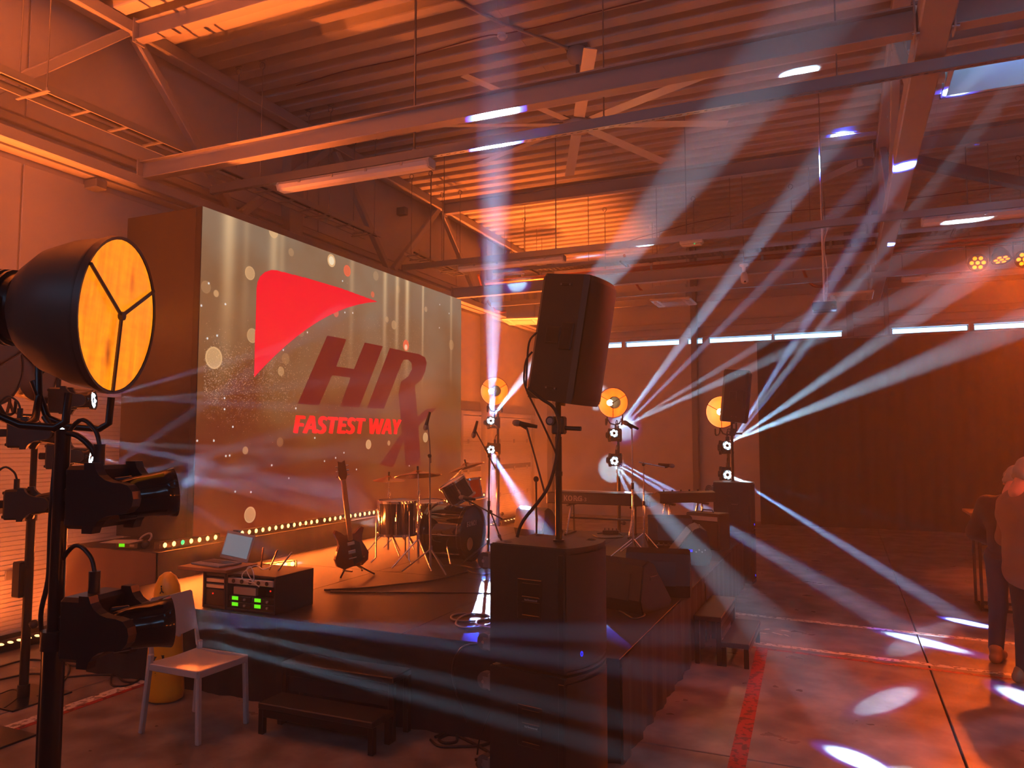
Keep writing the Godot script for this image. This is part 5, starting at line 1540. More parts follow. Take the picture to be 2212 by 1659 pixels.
	var runs := [
		["black cable lying along the foot of the sectional door", [[0, 1440], [60, 1425], [120, 1430], [160, 1438], [220, 1440], [290, 1452]]],
		["second black cable lying beside the door foot", [[0, 1468], [70, 1455], [140, 1462], [200, 1458], [300, 1458]]],
		["black cable looping round the power strip", [[245, 1445], [240, 1478], [275, 1480], [303, 1465], [280, 1455], [250, 1450], [265, 1470], [290, 1474]]],
		["black cable trailing down to the lamp stand foot", [[150, 1400], [135, 1420], [150, 1445], [130, 1480], [80, 1505]]],
		["black cable running out under the big lamp stand", [[0, 1500], [30, 1490], [40, 1505], [10, 1530]]],
	]
	for r in runs:
		var pts := []
		for s in r[1]: pts.append(gy(s[0], s[1], 0.009))
		cable_run(r[0], pts, 0.008)
	runs = [
		["black cable coil on the floor below the subwoofers", [[940, 1592], [965, 1582], [985, 1588], [985, 1602], [960, 1605], [948, 1596], [975, 1586], [1010, 1600], [1045, 1618], [1062, 1632], [1060, 1655]]],
		["black cable lying across the floor to the lower subwoofer", [[930, 1598], [950, 1612], [1000, 1612], [1040, 1610], [1066, 1600]]],
		["black cable bundle at the foot of the subwoofers", [[1066, 1620], [1045, 1635], [1030, 1650], [1045, 1662], [1066, 1650]]],
		["short black cable with a plug at the foot of the subwoofers", [[1026, 1641], [1045, 1640], [1058, 1655], [1035, 1662], [1020, 1670]]],
	]
	for r in runs:
		var pts := []
		for s in r[1]: pts.append(gy(s[0], s[1], 0.009))
		cable_run(r[0], pts, 0.009)
	var h1 := []
	for s in [[1068, 1388, 0.61], [1020, 1392, 0.612], [1000, 1398, 0.606], [988, 1412, 0.52], [980, 1430, 0.42], [978, 1460, 0.30], [990, 1510, 0.12], [1010, 1560, 0.01]]:
		var p := gy(s[0], s[1], s[2]) if s[2] > 0.6 else gz(s[0], s[1], -4.40)
		h1.append(p)
	cable_run("black cable hanging over the near edge of the stage", h1, 0.008)
	h1 = []
	for s in [[1066, 1520], [1050, 1560], [1035, 1600], [1030, 1640]]:
		h1.append(gz(s[0], s[1], -4.25))
	cable_run("thin black cable hanging behind the subwoofers", h1, 0.005)
	# tall bistro table and things on the platform
	var tb := gy(2165, 1318)
	var th := gz(2150, 1108, tb.z).y
	var t := thing("bar_table", "tall square bar table with a thin top and dark steel frame near the two people", "table", tb)
	part(t, "top", MB.new().bx(Vector3(0, th, 0), Vector3(0.62, 0.03, 0.62), 0.004), "wood_board")
	for s in [[1, 1], [1, -1], [-1, 1], [-1, -1]]:
		part(t, "leg", MB.new().bx(Vector3(s[0] * 0.22, th * 0.5, s[1] * 0.22), Vector3(0.03, th - 0.03, 0.03), 0.003), "black_metal")
	for s in [-1, 1]:
		part(t, "stretcher", MB.new().bx(Vector3(0, 0.03, s * 0.22), Vector3(0.44, 0.03, 0.03), 0.003), "black_metal")
		part(t, "stretcher", MB.new().bx(Vector3(s * 0.22, 0.03, 0), Vector3(0.03, 0.03, 0.44), 0.003), "black_metal")
	var dv := gy(273, 1186, 0.86)
	var d := thing("controller", "small control unit with a green display on the brown cloth", "controller", dv, yaw(12))
	part(d, "case", MB.new().bx(Vector3(0, 0.032, -0.08), Vector3(0.24, 0.06, 0.16), 0.006), "black_plastic")
	part(d, "display", MB.new().bx(Vector3(-0.05, 0.034, 0.0015), Vector3(0.06, 0.03, 0.003)), "lcd_green")
	part(d, "button", MB.new().bx(Vector3(0.06, 0.034, 0.002), Vector3(0.05, 0.02, 0.004)), "print_grey")
	var ph := gy(307, 1184, 0.86)
	var hp := thing("headphones", "dark headphones lying beside the small control unit", "headphones", ph)
	for s in [-1, 1]:
		part(hp, "ear_cup", MB.new().lathe(xf(Vector3(s * 0.05, 0.04, 0), along(Vector3(1, 0.3, 0.4))), [Vector2(0, -0.02), Vector2(0.035, -0.02), Vector2(0.04, 0.0), Vector2(0.03, 0.025), Vector2(0, 0.03)], 14), "black_plastic")
	part(hp, "headband", MB.new().tube(curve([Vector3(-0.06, 0.05, 0), Vector3(-0.06, 0.10, -0.05), Vector3(0, 0.13, -0.08), Vector3(0.06, 0.10, -0.05), Vector3(0.06, 0.05, 0)], 5), 0.010, 6), "print_grey")
	var pa := thing("paper_sheet", "loose paper sheets on the control unit", "paper", gy(262, 1171, 0.925))
	part(pa, "sheet", MB.new().box(Transform3D(yaw(14), Vector3(0, 0.004, 0)), Vector3(0.30, 0.002, 0.20)), "off_white")
	part(pa, "sheet", MB.new().box(Transform3D(yaw(24), Vector3(0.01, 0.008, -0.02)), Vector3(0.28, 0.002, 0.19)), "off_white")

func build_racks() -> void:
	var zf := -4.52
	var y0 := STAGE_Y + 0.002
	var xa := gz(436, 1320, zf).x
	var xb := gz(486, 1320, zf).x
	var xc := gz(594, 1320, zf).x
	var top := gz(500, 1238, zf).y
	var h := top - y0
	for q in [["equipment_rack", "open equipment rack under the laptop board on the stage edge", xa, xb - 0.004], ["equipment_rack", "equipment rack with four green displays on the stage edge", xb + 0.004, xc]]:
		var w: float = q[3] - q[2]
		var o := thing(q[0], q[1], "rack", Vector3((q[2] + q[3]) * 0.5, y0, zf - 0.22))
		for s in [-1, 1]:
			part(o, "side_panel", MB.new().bx(Vector3(s * (w * 0.5 - 0.008), h * 0.5, 0), Vector3(0.016, h, 0.44), 0.003), "black_textured")
		part(o, "bottom_panel", MB.new().bx(Vector3(0, 0.01, 0), Vector3(w, 0.02, 0.44), 0.003), "black_textured")
		part(o, "top_panel", MB.new().bx(Vector3(0, h - 0.008, 0), Vector3(w, 0.016, 0.44), 0.003), "black_textured")
		part(o, "back_panel", MB.new().bx(Vector3(0, h * 0.5, -0.21), Vector3(w, h, 0.012)), "black_matt")
		var wide := w - 0.04
		if q[2] == xa:
			for k in [[0.08, 0.12, "black_plastic"], [0.165, 0.03, "galvanised"], [0.21, 0.03, "galvanised"], [0.27, 0.06, "black_plastic"]]:
				var u := part(o, "rack_unit", MB.new().bx(Vector3(0, k[0], 0.19), Vector3(wide, k[1], 0.03), 0.003), k[2])
				if k[1] > 0.1:
					part(u, "indicator", MB.new().ball(Vector3(-0.02, k[0] + 0.03, 0.207), 0.006, 8), "led_red")
		else:
			for k in [[0.045, 0.04], [0.09, 0.04]]:
				for s in [-1, 1]:
					var u := part(o, "receiver", MB.new().bx(Vector3(s * wide * 0.25, k[0], 0.19), Vector3(wide * 0.49, k[1], 0.04), 0.003), "black_plastic")
					part(u, "display", MB.new().bx(Vector3(s * wide * 0.25 - 0.045, k[0] + 0.004, 0.2115), Vector3(0.058, 0.026, 0.003)), "lcd_green")
					part(u, "knob", MB.new().rod(Vector3(s * wide * 0.25 + 0.05, k[0], 0.21), Vector3(s * wide * 0.25 + 0.05, k[0], 0.222), 0.009, 10), "print_grey")
			part(o, "rack_unit", MB.new().bx(Vector3(-0.07, 0.15, 0.19), Vector3(wide * 0.5, 0.06, 0.03), 0.003), "galvanised")
			var pd := part(o, "power_strip", MB.new().bx(Vector3(0.0, h - 0.055, 0.20), Vector3(wide, 0.045, 0.05), 0.004), "galvanised")
			for k in 5:
				part(pd, "socket", MB.new().rod(Vector3(-0.16 + 0.08 * k, h - 0.055, 0.224), Vector3(-0.16 + 0.08 * k, h - 0.055, 0.228), 0.016, 12), "black_plastic")
			part(o, "indicator", MB.new().ball(Vector3(wide * 0.42, 0.17, 0.21), 0.006, 8), "led_red")
			for k in 3:
				var b0 := Vector3(-0.10 + 0.085 * k, h, 0.0)
				part(o, "antenna", MB.new().rod(b0, b0 + Vector3(0.02 + 0.055 * k, 0.17 - 0.01 * k, 0.0), 0.006, 6), "brass" if k < 2 else "print_grey")
	# laptop on its board
	var bt := top + 0.002
	var b0 := gz(388, 1216, zf + 0.02)
	var board := thing("laptop_board", "wooden board on the racks carrying the laptop", "board", Vector3((b0.x + xb) * 0.5 + 0.02, bt, zf - 0.13))
	part(board, "plank", MB.new().bx(Vector3(0, 0.012, 0), Vector3(xb - b0.x + 0.04, 0.024, 0.34), 0.003), "wood_board")
	var lp := thing("laptop", "open grey laptop with a pale screen on the wooden board", "laptop", Vector3(gz(478, 1210, zf - 0.15).x, bt + 0.026, zf - 0.15), yaw(-6))
	part(lp, "base", MB.new().bx(Vector3(-0.03, 0.009, 0.02), Vector3(0.33, 0.016, 0.22), 0.004), "print_grey")
	part(lp, "keyboard", MB.new().bx(Vector3(-0.03, 0.018, 0.0), Vector3(0.28, 0.002, 0.10)), "black_plastic")
	var lb := Basis(Vector3(1, 0, 0), deg_to_rad(-16)) * Basis(Vector3(0, 0, 1), deg_to_rad(-4))
	part(lp, "lid", MB.new().box(Transform3D(lb, Vector3(0.03, 0.125, -0.13)), Vector3(0.33, 0.22, 0.008), 0.003), "print_grey")
	part(lp, "screen", MB.new().box(Transform3D(lb, Vector3(0.03, 0.130, -0.1255) + lb * Vector3(0, 0, 0.001)), Vector3(0.295, 0.17, 0.003)), "laptop_screen")
	# white cable loop and black monitor wedge beside
	var wc := []
	for s in [[590, 1221], [570, 1230], [555, 1222], [540, 1226], [524, 1240], [526, 1252], [546, 1258], [548, 1240], [541, 1224], [533, 1232], [545, 1255], [560, 1268]]:
		wc.append(gz(s[0], s[1], zf + 0.05))
	cable_run("thin white cable looping in front of the racks", wc, 0.004, "off_white")
	wedge(gy(1413, 1290, STAGE_Y) + Vector3(0.0, 0, -0.20), yaw(98), "floor monitor with a pale edged cabinet on the stage front above the front steps", true)
	wedge(gy(1480, 1221, STAGE_Y) + Vector3(0.0, 0, -0.26), yaw(196), "floor monitor with a blue display and beam-lit grille on the stage front", true, true)
	wedge(gy(1437, 1186, STAGE_Y) + Vector3(0.0, 0, -0.25), yaw(105), "floor monitor behind the beam-lit one, reddish side", false)
	wedge(gy(1338, 1322, STAGE_Y) + Vector3(0.0, 0, -0.22), yaw(70), "floor monitor half hidden by the stacked subwoofers at the near corner", false)
	wedge(gy(1150, 1160, STAGE_Y) + Vector3(0, 0, -0.2), yaw(70), "floor monitor catching a blue-white beam behind the drum kit", false)

# wedge monitor: baffle slopes towards +x, back at -x, ends at +-z
func wedge(at: Vector3, b: Basis, label: String, pale: bool, display: bool = false) -> void:
	var o := thing("floor_monitor", label, "speaker", at, b)
	var prof := [Vector2(-0.17, 0.0), Vector2(0.20, 0.0), Vector2(0.23, 0.05), Vector2(-0.02, 0.36), Vector2(-0.08, 0.385), Vector2(-0.15, 0.35), Vector2(-0.20, 0.10)]
	part(o, "cabinet", MB.new().prism(xf(Vector3.ZERO), prof, 0.50), "black_textured")
	for s in [-1, 1]:
		var small := []
		for p in prof: small.append(Vector2(0.01, 0.17) + (p - Vector2(0.01, 0.17)) * 0.97)
		var sd := part(o, "side_cheek", MB.new().prism(xf(Vector3(0, 0, s * 0.255)), small, 0.012), "black_plastic")
		part(sd, "grip", MB.new().box(xf(Vector3(-0.02, 0.25, s * 0.262)), Vector3(0.10, 0.03, 0.004), 0.001), "black_plastic")
	var d := Vector2(-0.25, 0.31).normalized()
	var nn := Vector3(d.y, -d.x, 0)
	var gb := Basis(nn, Vector3(d.x, d.y, 0), nn.cross(Vector3(d.x, d.y, 0)))
	part(o, "grille", MB.new().box(Transform3D(gb, Vector3(0.105, 0.205, 0) + nn * 0.006), Vector3(0.012, 0.36, 0.47), 0.004), "grille")
	part(o, "badge", MB.new().lathe(xf(Vector3(0.20, 0.09, 0.16) + nn * 0.012, along(nn)), [Vector2(0.006, 0.003), Vector2(0.014, 0.003), Vector2(0.014, 0)], 12, true), "print_grey")
	var pnl := part(o, "rear_panel", MB.new().box(Transform3D(Basis(Vector3(0, 0, 1), deg_to_rad(-11)), Vector3(-0.182, 0.19, 0)), Vector3(0.008, 0.20, 0.30), 0.002), "black_plastic")
	if display:
		part(pnl, "display", MB.new().bx(Vector3(0.02, 0.15, -0.2625), Vector3(0.05, 0.024, 0.003)), "lcd_blue")
		for k in 4:
			part(pnl, "knob", MB.new().rod(Vector3(-0.04 - 0.03 * k, 0.14 + 0.02 * (k % 2), -0.262), Vector3(-0.04 - 0.03 * k, 0.14 + 0.02 * (k % 2), -0.272), 0.007, 8), "print_grey")

# ---- the band's gear ------------------------------------------------------------------------------------------
func tripod(o: Node3D, r: float, top: float, mt: String) -> void:
	for k in 3:
		var a := TAU * k / 3 + 0.5
		part(o, "leg", MB.new().rod(Vector3(0, top, 0), Vector3(cos(a) * r, 0.008, sin(a) * r), 0.008, 6), mt)
	part(o, "leg_hub", MB.new().rod(Vector3(0, top - 0.03, 0), Vector3(0, top + 0.03, 0), 0.018, 8), mt)

func mic_stand(base: Vector3, tilt_at: Vector3, boom0: Vector3, boom1: Vector3, label: String, mt: String, mic_dir: Vector3, round_foot: bool = false) -> void:
	var o := thing("microphone_stand", label, "microphone stand", base)
	var j := tilt_at - base
	if round_foot:
		part(o, "foot", MB.new().lathe(xf(Vector3.ZERO), [Vector2(0, 0.03), Vector2(0.03, 0.03), Vector2(0.13, 0.012), Vector2(0.13, 0.0), Vector2(0, 0)], 20), mt)
	else:
		tripod(o, 0.28, 0.22, mt)
	part(o, "lower_tube", MB.new().rod(Vector3(0, 0.05, 0), j * 0.55, 0.012, 8), mt)
	part(o, "upper_tube", MB.new().rod(j * 0.55, j, 0.008, 8), mt)
	part(o, "clutch", MB.new().rod(j * 0.53, j * 0.58, 0.017, 8), "black_plastic")
	if boom0 != boom1:
		part(o, "boom_joint", MB.new().ball(j, 0.022, 8), "black_plastic")
		part(o, "boom_arm", MB.new().rod(boom0 - base, boom1 - base, 0.008, 8), mt)
	if mic_dir != Vector3.ZERO:
		var p := boom0 - base
		var m := mic_dir.normalized()
		part(o, "clip", MB.new().rod(p, p + m * 0.05 + Vector3(0, 0.02, 0), 0.014, 8), "black_plastic")
		var mc := part(o, "microphone", MB.new().lathe(xf(p + Vector3(0, 0.025, 0) - m * 0.08, along(m)), [Vector2(0, 0), Vector2(0.013, 0.0), Vector2(0.019, 0.12), Vector2(0.022, 0.135)], 14), "black_metal")
		part(mc, "microphone_head", MB.new().lathe(xf(p + Vector3(0, 0.025, 0) - m * 0.08, along(m)), [Vector2(0.022, 0.135), Vector2(0.026, 0.15), Vector2(0.024, 0.175), Vector2(0.012, 0.19), Vector2(0, 0.192)], 14), "steel_dark")

func lugs(o: Node3D, n: int, r: float, y0: float, y1: float, b: Basis = Basis()) -> void:
	for k in n:
		var a := TAU * k / n
		var q := MB.new()
		var p := Vector3(cos(a) * r, 0, sin(a) * r)
		q.rod(b * (p * 1.02 + Vector3(0, y0, 0)), b * (p * 1.02 + Vector3(0, y1, 0)), 0.005, 6)
		q.box(Transform3D(b * Basis(Vector3.UP, -a), b * (p * 1.01 + Vector3(0, (y0 + y1) * 0.5, 0))), Vector3(0.02, 0.05, 0.022), 0.004)
		part(o, "lug", q, "chrome")

func drum(called: String, label: String, at: Vector3, b: Basis, r: float, h: float, shell: String, n: int) -> Node3D:
	var o := thing(called, label, "drum", at, b)
	part(o, "shell", MB.new().lathe(xf(Vector3.ZERO), [Vector2(r, -h * 0.5), Vector2(r, h * 0.5)], 36), shell)
	for s in [-1, 1]:
		part(o, "hoop", MB.new().lathe(xf(Vector3(0, s * h * 0.5, 0)), [Vector2(r, -0.012), Vector2(r + 0.014, -0.012), Vector2(r + 0.014, 0.012), Vector2(r - 0.002, 0.016)], 36, true), "chrome")
		part(o, "drum_skin", MB.new().lathe(xf(Vector3(0, s * (h * 0.5 + 0.004), 0)), [Vector2(0, 0), Vector2(r, 0.0)], 36), "drum_head")
	lugs(o, n, r, -h * 0.5, h * 0.5)
	return o

func cymbal(at: Vector3, n: Vector3, r: float, label: String) -> void:
	var o := thing("cymbal", label, "cymbal", at, along(n))
	part(o, "plate", MB.new().lathe(xf(Vector3.ZERO), [Vector2(r, -0.03), Vector2(r * 0.6, -0.008), Vector2(r * 0.25, 0.0), Vector2(r * 0.2, 0.018), Vector2(r * 0.1, 0.03), Vector2(0, 0.032), Vector2(0, 0.029), Vector2(r * 0.2, 0.013), Vector2(r * 0.6, -0.011), Vector2(r, -0.031)], 40), "brass")
	part(o, "wing_nut", MB.new().rod(Vector3(0, 0.03, 0), Vector3(0, 0.07, 0), 0.012, 8), "black_plastic")

func cymbal_stand(base: Vector3, top: Vector3, label: String) -> void:
	var o := thing("cymbal_stand", label, "stand", base)
	var t := top - base
	var up := Vector3(0, t.y * 0.8, 0)
	tripod(o, 0.26, 0.30, "chrome")
	part(o, "lower_tube", MB.new().rod(Vector3(0, 0.05, 0), Vector3(0, t.y * 0.5, 0), 0.013, 8), "chrome")
	part(o, "upper_tube", MB.new().rod(Vector3(0, t.y * 0.5, 0), up, 0.010, 8), "chrome")
	part(o, "arm", MB.new().rod(up, t, 0.008, 8), "chrome")
	part(o, "tilter", MB.new().rod(up - Vector3(0, 0.03, 0), up + Vector3(0, 0.02, 0), 0.02, 8), "chrome")

func build_band() -> void:
	# bass drum lies along x
	var bc := Vector3(-3.90, STAGE_Y + 0.295, -7.36)
	var bb := along(Vector3(1, 0, 0.03))
	var bd := thing("bass_drum", "black glossy bass drum with its lettered front skin and chrome hoops", "drum", bc, bb)
	var r := 0.285
	part(bd, "shell", MB.new().lathe(xf(Vector3.ZERO), [Vector2(r, -0.21), Vector2(r, 0.21)], 48), "drum_shell")
	for s in [-1, 1]:
		part(bd, "hoop", MB.new().lathe(xf(Vector3(0, s * 0.225, 0)), [Vector2(r - 0.005, -0.02), Vector2(r + 0.015, -0.02), Vector2(r + 0.015, 0.02), Vector2(r - 0.005, 0.02)], 48, true), "drum_shell")
		part(bd, "hoop_ring", MB.new().lathe(xf(Vector3(0, s * 0.203, 0)), [Vector2(r + 0.002, -0.006), Vector2(r + 0.012, -0.006), Vector2(r + 0.012, 0.006), Vector2(r + 0.002, 0.006)], 48, true), "chrome")
	var ring := MB.new()
	var hole := Vector3(-0.10, 0.228, 0.06)
	ring.lathe(xf(Vector3(0, 0.228, 0)), [Vector2(0, 0), Vector2(r - 0.004, 0.0)], 48)
	part(bd, "front_skin", ring, "black_gloss")
	var e := bb.inverse()
	var dn := e * Vector3(0, -0.11, 0.05)
	part(bd, "sound_hole", MB.new().lathe(xf(Vector3(dn.x, 0.2295, dn.z)), [Vector2(0, 0), Vector2(0.06, 0.0), Vector2(0.064, 0.003), Vector2(0.068, 0.0)], 20), "neck_wood", "wooden shell seen through the skin opening")
	var tb := Transform3D(e * yaw(90), e * Vector3(0.2305, 0.10, 0.0))
	text_part(bd, "lettering", "SONOR", "print_grey", 0.055, tb)
	part(bd, "badge", MB.new().box(Transform3D(e * yaw(90), e * Vector3(0.231, 0.10, 0.125)), Vector3(0.012, 0.05, 0.002)), "print_grey")
	lugs(bd, 8, r, -0.19, 0.19)
	for s in [-1, 1]:
		var p0 := Vector3(0.06, -0.12, s * 0.25)
		part(bd, "spur", MB.new().rod(e * p0, e * (p0 + Vector3(0.10, -0.165, s * 0.10)), 0.010, 8), "chrome")
	# toms, snare, floor tom
	var ft := gz(858, 1118, -6.95)
	drum("floor_tom", "chrome-hooped floor tom with long legs standing before the amber bars", ft, Basis(), 0.20, 0.34, "tom_shell", 6)
	var fo: Node3D = get_node("floor_tom")
	for k in 3:
		var a := TAU * k / 3 + 0.4
		var x := Vector3(cos(a) * 0.215, 0, sin(a) * 0.215)
		part(fo, "leg", MB.new().tube([x + Vector3(0, 0.08, 0), x + Vector3(0, STAGE_Y - ft.y + 0.06, 0), x * 1.25 + Vector3(0, STAGE_Y - ft.y + 0.008, 0)], 0.008, 8), "chrome")
	var sn := gz(925, 1097, -7.75)
	drum("snare_drum", "shallow chrome snare drum between the floor tom and the bass drum", sn, Basis(Vector3(1, 0, 0), 0.08), 0.178, 0.14, "tom_shell", 8)
	var so: Node3D = get_node("snare_drum")
	tripod(so, 0.24, STAGE_Y - sn.y + 0.3, "chrome")
	for k in so.get_children():
		if String(k.name).begins_with("leg"): k.position.y += 0.0
	part(so, "stand_tube", MB.new().rod(Vector3(0, -0.07, 0), Vector3(0, STAGE_Y - sn.y + 0.1, 0), 0.012, 8), "chrome")
	var t1 := gz(988, 1060, -7.45)
	drum("rack_tom", "tilted rack tom mounted above the bass drum", t1, Basis(Vector3(0, 0, 1), 0.45) * Basis(Vector3(1, 0, 0), 0.3), 0.15, 0.22, "tom_shell", 6)
	part(get_node("rack_tom"), "tom_mount", MB.new().rod(Vector3(0.05, -0.12, 0), Vector3(0.10, -0.30, 0.05), 0.012, 8), "chrome")
	var t2 := gz(1015, 1058, -7.9)
	drum("rack_tom", "rack tom with amber light painted into its shell next to the tilted one", t2, Basis(Vector3(0, 0, 1), 0.2), 0.14, 0.22, "bowl_amber", 6)  # the amber glow is put into the shell colour
	part(get_node("rack_tom_001"), "tom_mount", MB.new().rod(Vector3(0.0, -0.12, 0), Vector3(0.02, -0.36, 0.3), 0.012, 8), "chrome")
	var cb := gy(903, 1228, STAGE_Y)
	var ct := gz(903, 1022, cb.z)
	cymbal_stand(cb, ct, "chrome cymbal stand with a tripod before the snare drum")
	cymbal(ct, Vector3(-0.12, 1, -0.1), 0.24, "large tilted crash cymbal over the floor tom")
	var cb2 := Vector3(-4.35, STAGE_Y, -8.1)
	var ct2 := gz(1007, 1005, -8.0)
	cymbal_stand(cb2, ct2, "cymbal stand behind the bass drum")
	cymbal(ct2, Vector3(-0.32, 1, 0.05), 0.22, "tilted ride cymbal above the rack toms")
	var hb := Vector3(-4.75, STAGE_Y, -7.4)
	var ht := gz(868, 1033, -7.4)
	cymbal_stand(hb, Vector3(hb.x, ht.y, hb.z), "slim stand of the hi-hat at the back of the kit")
	cymbal(Vector3(hb.x, ht.y, hb.z), Vector3(0.05, 1, 0.05), 0.18, "hi-hat cymbal at the back of the kit")
	var th := thing("drum_throne", "round black drum stool behind the kit", "stool", Vector3(-4.85, STAGE_Y, -7.9))
	part(th, "seat", MB.new().lathe(xf(Vector3(0, 0.5, 0)), [Vector2(0, 0.05), Vector2(0.15, 0.05), Vector2(0.17, 0.02), Vector2(0.16, -0.03), Vector2(0, -0.03)], 20), "black_cloth")
	part(th, "post", MB.new().rod(Vector3(0, 0.1, 0), Vector3(0, 0.48, 0), 0.016, 8), "chrome")
	tripod(th, 0.24, 0.25, "chrome")
	# microphone stands
	var b1 := gy(930, 1235, STAGE_Y)
	mic_stand(b1, gz(928, 985, b1.z), gz(924, 912, b1.z), gz(931, 1000, b1.z), "tall boom stand overhanging the drum kit with a dropped microphone", "steel_dark", Vector3(-0.3, -1, 0))
	var b2 := gy(1055, 1217, STAGE_Y)
	mic_stand(b2, gz(1057, 985, b2.z), gz(1027, 930, b2.z), gz(1070, 1012, b2.z), "black boom stand right before the bass drum, reaching over the rack toms", "black_metal", Vector3(-0.3, -1, 0))
	var b3 := b2 + Vector3(0.30, 0, 0.10)
	mic_stand(b3, gz(1060, 1106, b3.z), gz(1012, 1082, b3.z), gz(1086, 1122, b3.z), "low black boom stand aimed at the bass drum", "black_metal", Vector3(-1, 0.1, 0))
	var zz := -5.25
	var b4 := gz(1160, 1300, zz)
	b4.y = STAGE_Y
	mic_stand(b4, gz(1158, 1035, zz), gz(1138, 925, zz), gz(1176, 1062, zz), "black boom stand with a vocal microphone seen between drum kit and speaker pole", "black_metal", Vector3(-0.95, 0.18, 0.2), true)
	var b5 := gy(1368, 1207, STAGE_Y)
	var j5 := gz(1365, 925, b5.z)
	mic_stand(b5, j5, j5, j5, "straight chrome stand with a vocal microphone before the keyboards", "chrome", Vector3(-0.85, 0.42, 0.2))
	var b6 := gy(1392, 1192, STAGE_Y)
	var j6 := gz(1390, 1003, b6.z)
	mic_stand(b6, j6, gz(1437, 1009, b6.z), gz(1380, 998, b6.z), "chrome boom stand with a microphone over the second keyboard", "chrome", Vector3(1, -0.12, 0.1))
	var b7 := gy(1590, 975, 1.0)
	# electric guitar on its stand
	var gb := gy(764, 1243, STAGE_Y)
	var g := thing("electric_guitar", "dark red electric guitar leaning in a floor stand beside the drum kit", "guitar", gb, yaw(58) * Basis(Vector3(0, 0, 1), 0.14))
	var body := []
	for q in [[0.0, 0.03], [0.09, 0.02], [0.155, 0.06], [0.17, 0.13], [0.14, 0.20], [0.115, 0.25], [0.125, 0.31], [0.15, 0.37], [0.125, 0.39], [0.085, 0.36], [0.05, 0.335], [-0.05, 0.335], [-0.085, 0.37], [-0.13, 0.40], [-0.15, 0.37], [-0.125, 0.31], [-0.115, 0.25], [-0.14, 0.20], [-0.17, 0.13], [-0.155, 0.06], [-0.09, 0.02]]:
		body.append(Vector2(q[0], q[1] + 0.06))
	part(g, "body", MB.new().prism(xf(Vector3.ZERO), body, 0.042), "guitar_red")
	part(g, "pick_guard", MB.new().prism(xf(Vector3(0.03, 0.10, 0.023)), [Vector2(-0.02, 0.0), Vector2(0.07, 0.03), Vector2(0.06, 0.2), Vector2(0.0, 0.24), Vector2(-0.04, 0.2)], 0.003), "black_gloss")
	part(g, "neck", MB.new().bar(Vector3(0, 0.34, 0.024), Vector3(0, 0.92, 0.024), 0.024, 0.048, 0.006), "neck_wood")
	part(g, "headstock", MB.new().prism(xf(Vector3(0, 0.92, 0.018)), [Vector2(-0.026, 0), Vector2(0.026, 0), Vector2(0.045, 0.04), Vector2(0.035, 0.18), Vector2(0.0, 0.165), Vector2(-0.035, 0.18), Vector2(-0.045, 0.04)], 0.016), "guitar_wood")
	for k in 3:
		for s in [-1, 1]:
			part(g, "tuning_peg", MB.new().rod(Vector3(s * 0.04, 0.96 + 0.045 * k, 0.018), Vector3(s * 0.066, 0.96 + 0.045 * k, 0.018), 0.008, 6), "chrome")
	part(g, "bridge", MB.new().bx(Vector3(0, 0.17, 0.028), Vector3(0.08, 0.014, 0.014), 0.003), "chrome")
	for y in [0.23, 0.31]:
		part(g, "pickup", MB.new().bx(Vector3(0, y, 0.027), Vector3(0.075, 0.035, 0.012), 0.004), "chrome")
	for s in [-1, 1]:
		part(g, "knob", MB.new().rod(Vector3(0.09 + 0.02 * s, 0.13 + 0.03 * s, 0.021), Vector3(0.09 + 0.02 * s, 0.13 + 0.03 * s, 0.036), 0.010, 10), "brass")
	var gs := thing("guitar_stand", "small black tubular floor stand holding the red guitar", "stand", gb + Vector3(-0.03, 0, -0.03), yaw(58))
	for s in [-1, 1]:
		part(gs, "cradle_arm", MB.new().tube([Vector3(s * 0.05, 0.05, 0.10), Vector3(s * 0.09, 0.05, 0.02), Vector3(s * 0.04, 0.09, -0.06)], 0.009, 6), "black_metal")
		part(gs, "leg", MB.new().rod(Vector3(s * 0.03, 0.10, -0.07), Vector3(s * 0.17, 0.009, 0.12), 0.009, 6), "black_metal")
	part(gs, "post", MB.new().rod(Vector3(0, 0.10, -0.07), Vector3(0.0, 0.42, -0.10), 0.010, 6), "black_metal")
	part(gs, "rear_leg", MB.new().rod(Vector3(0, 0.12, -0.07), Vector3(0, 0.009, -0.24), 0.009, 6), "black_metal")
	# keyboards
	var k0 := gz(1186, 1086, -9.85)
	var k1 := gz(1404, 1086, -9.85)
	var kw := k1.x - k0.x
	var ko := thing("keyboard", "stage organ with lettering along its dark back panel", "keyboard", Vector3((k0.x + k1.x) * 0.5, k0.y, -9.97))
	part(ko, "case", MB.new().bx(Vector3(0, 0.075, 0), Vector3(kw, 0.15, 0.36), 0.012), "black_textured")
	part(ko, "key_bed", MB.new().bx(Vector3(0, 0.14, -0.20), Vector3(kw - 0.1, 0.03, 0.14), 0.004), "print_white")
	part(ko, "top_panel", MB.new().bx(Vector3(0, 0.153, 0.02), Vector3(kw - 0.08, 0.006, 0.28)), "black_plastic")
	for s in [-1, 1]:
		part(ko, "wooden_cheek", MB.new().bx(Vector3(s * (kw * 0.5 + 0.008), 0.07, -0.05), Vector3(0.016, 0.15, 0.44), 0.004), "guitar_wood")
	text_part(ko, "lettering", "KORG", "print_grey", 0.075, xf(Vector3(gz(1242, 1070, -9.79).x - (k0.x + k1.x) * 0.5 - 0.03, 0.075, 0.1815)))
	text_part(ko, "lettering", "CX-3", "print_grey", 0.050, xf(Vector3(gz(1256, 1073, -9.79).x - (k0.x + k1.x) * 0.5 + 0.0, 0.065, 0.1815)))
	part(ko, "socket_panel", MB.new().bx(Vector3(kw * 0.22, 0.07, 0.181), Vector3(kw * 0.3, 0.07, 0.003)), "black_plastic")
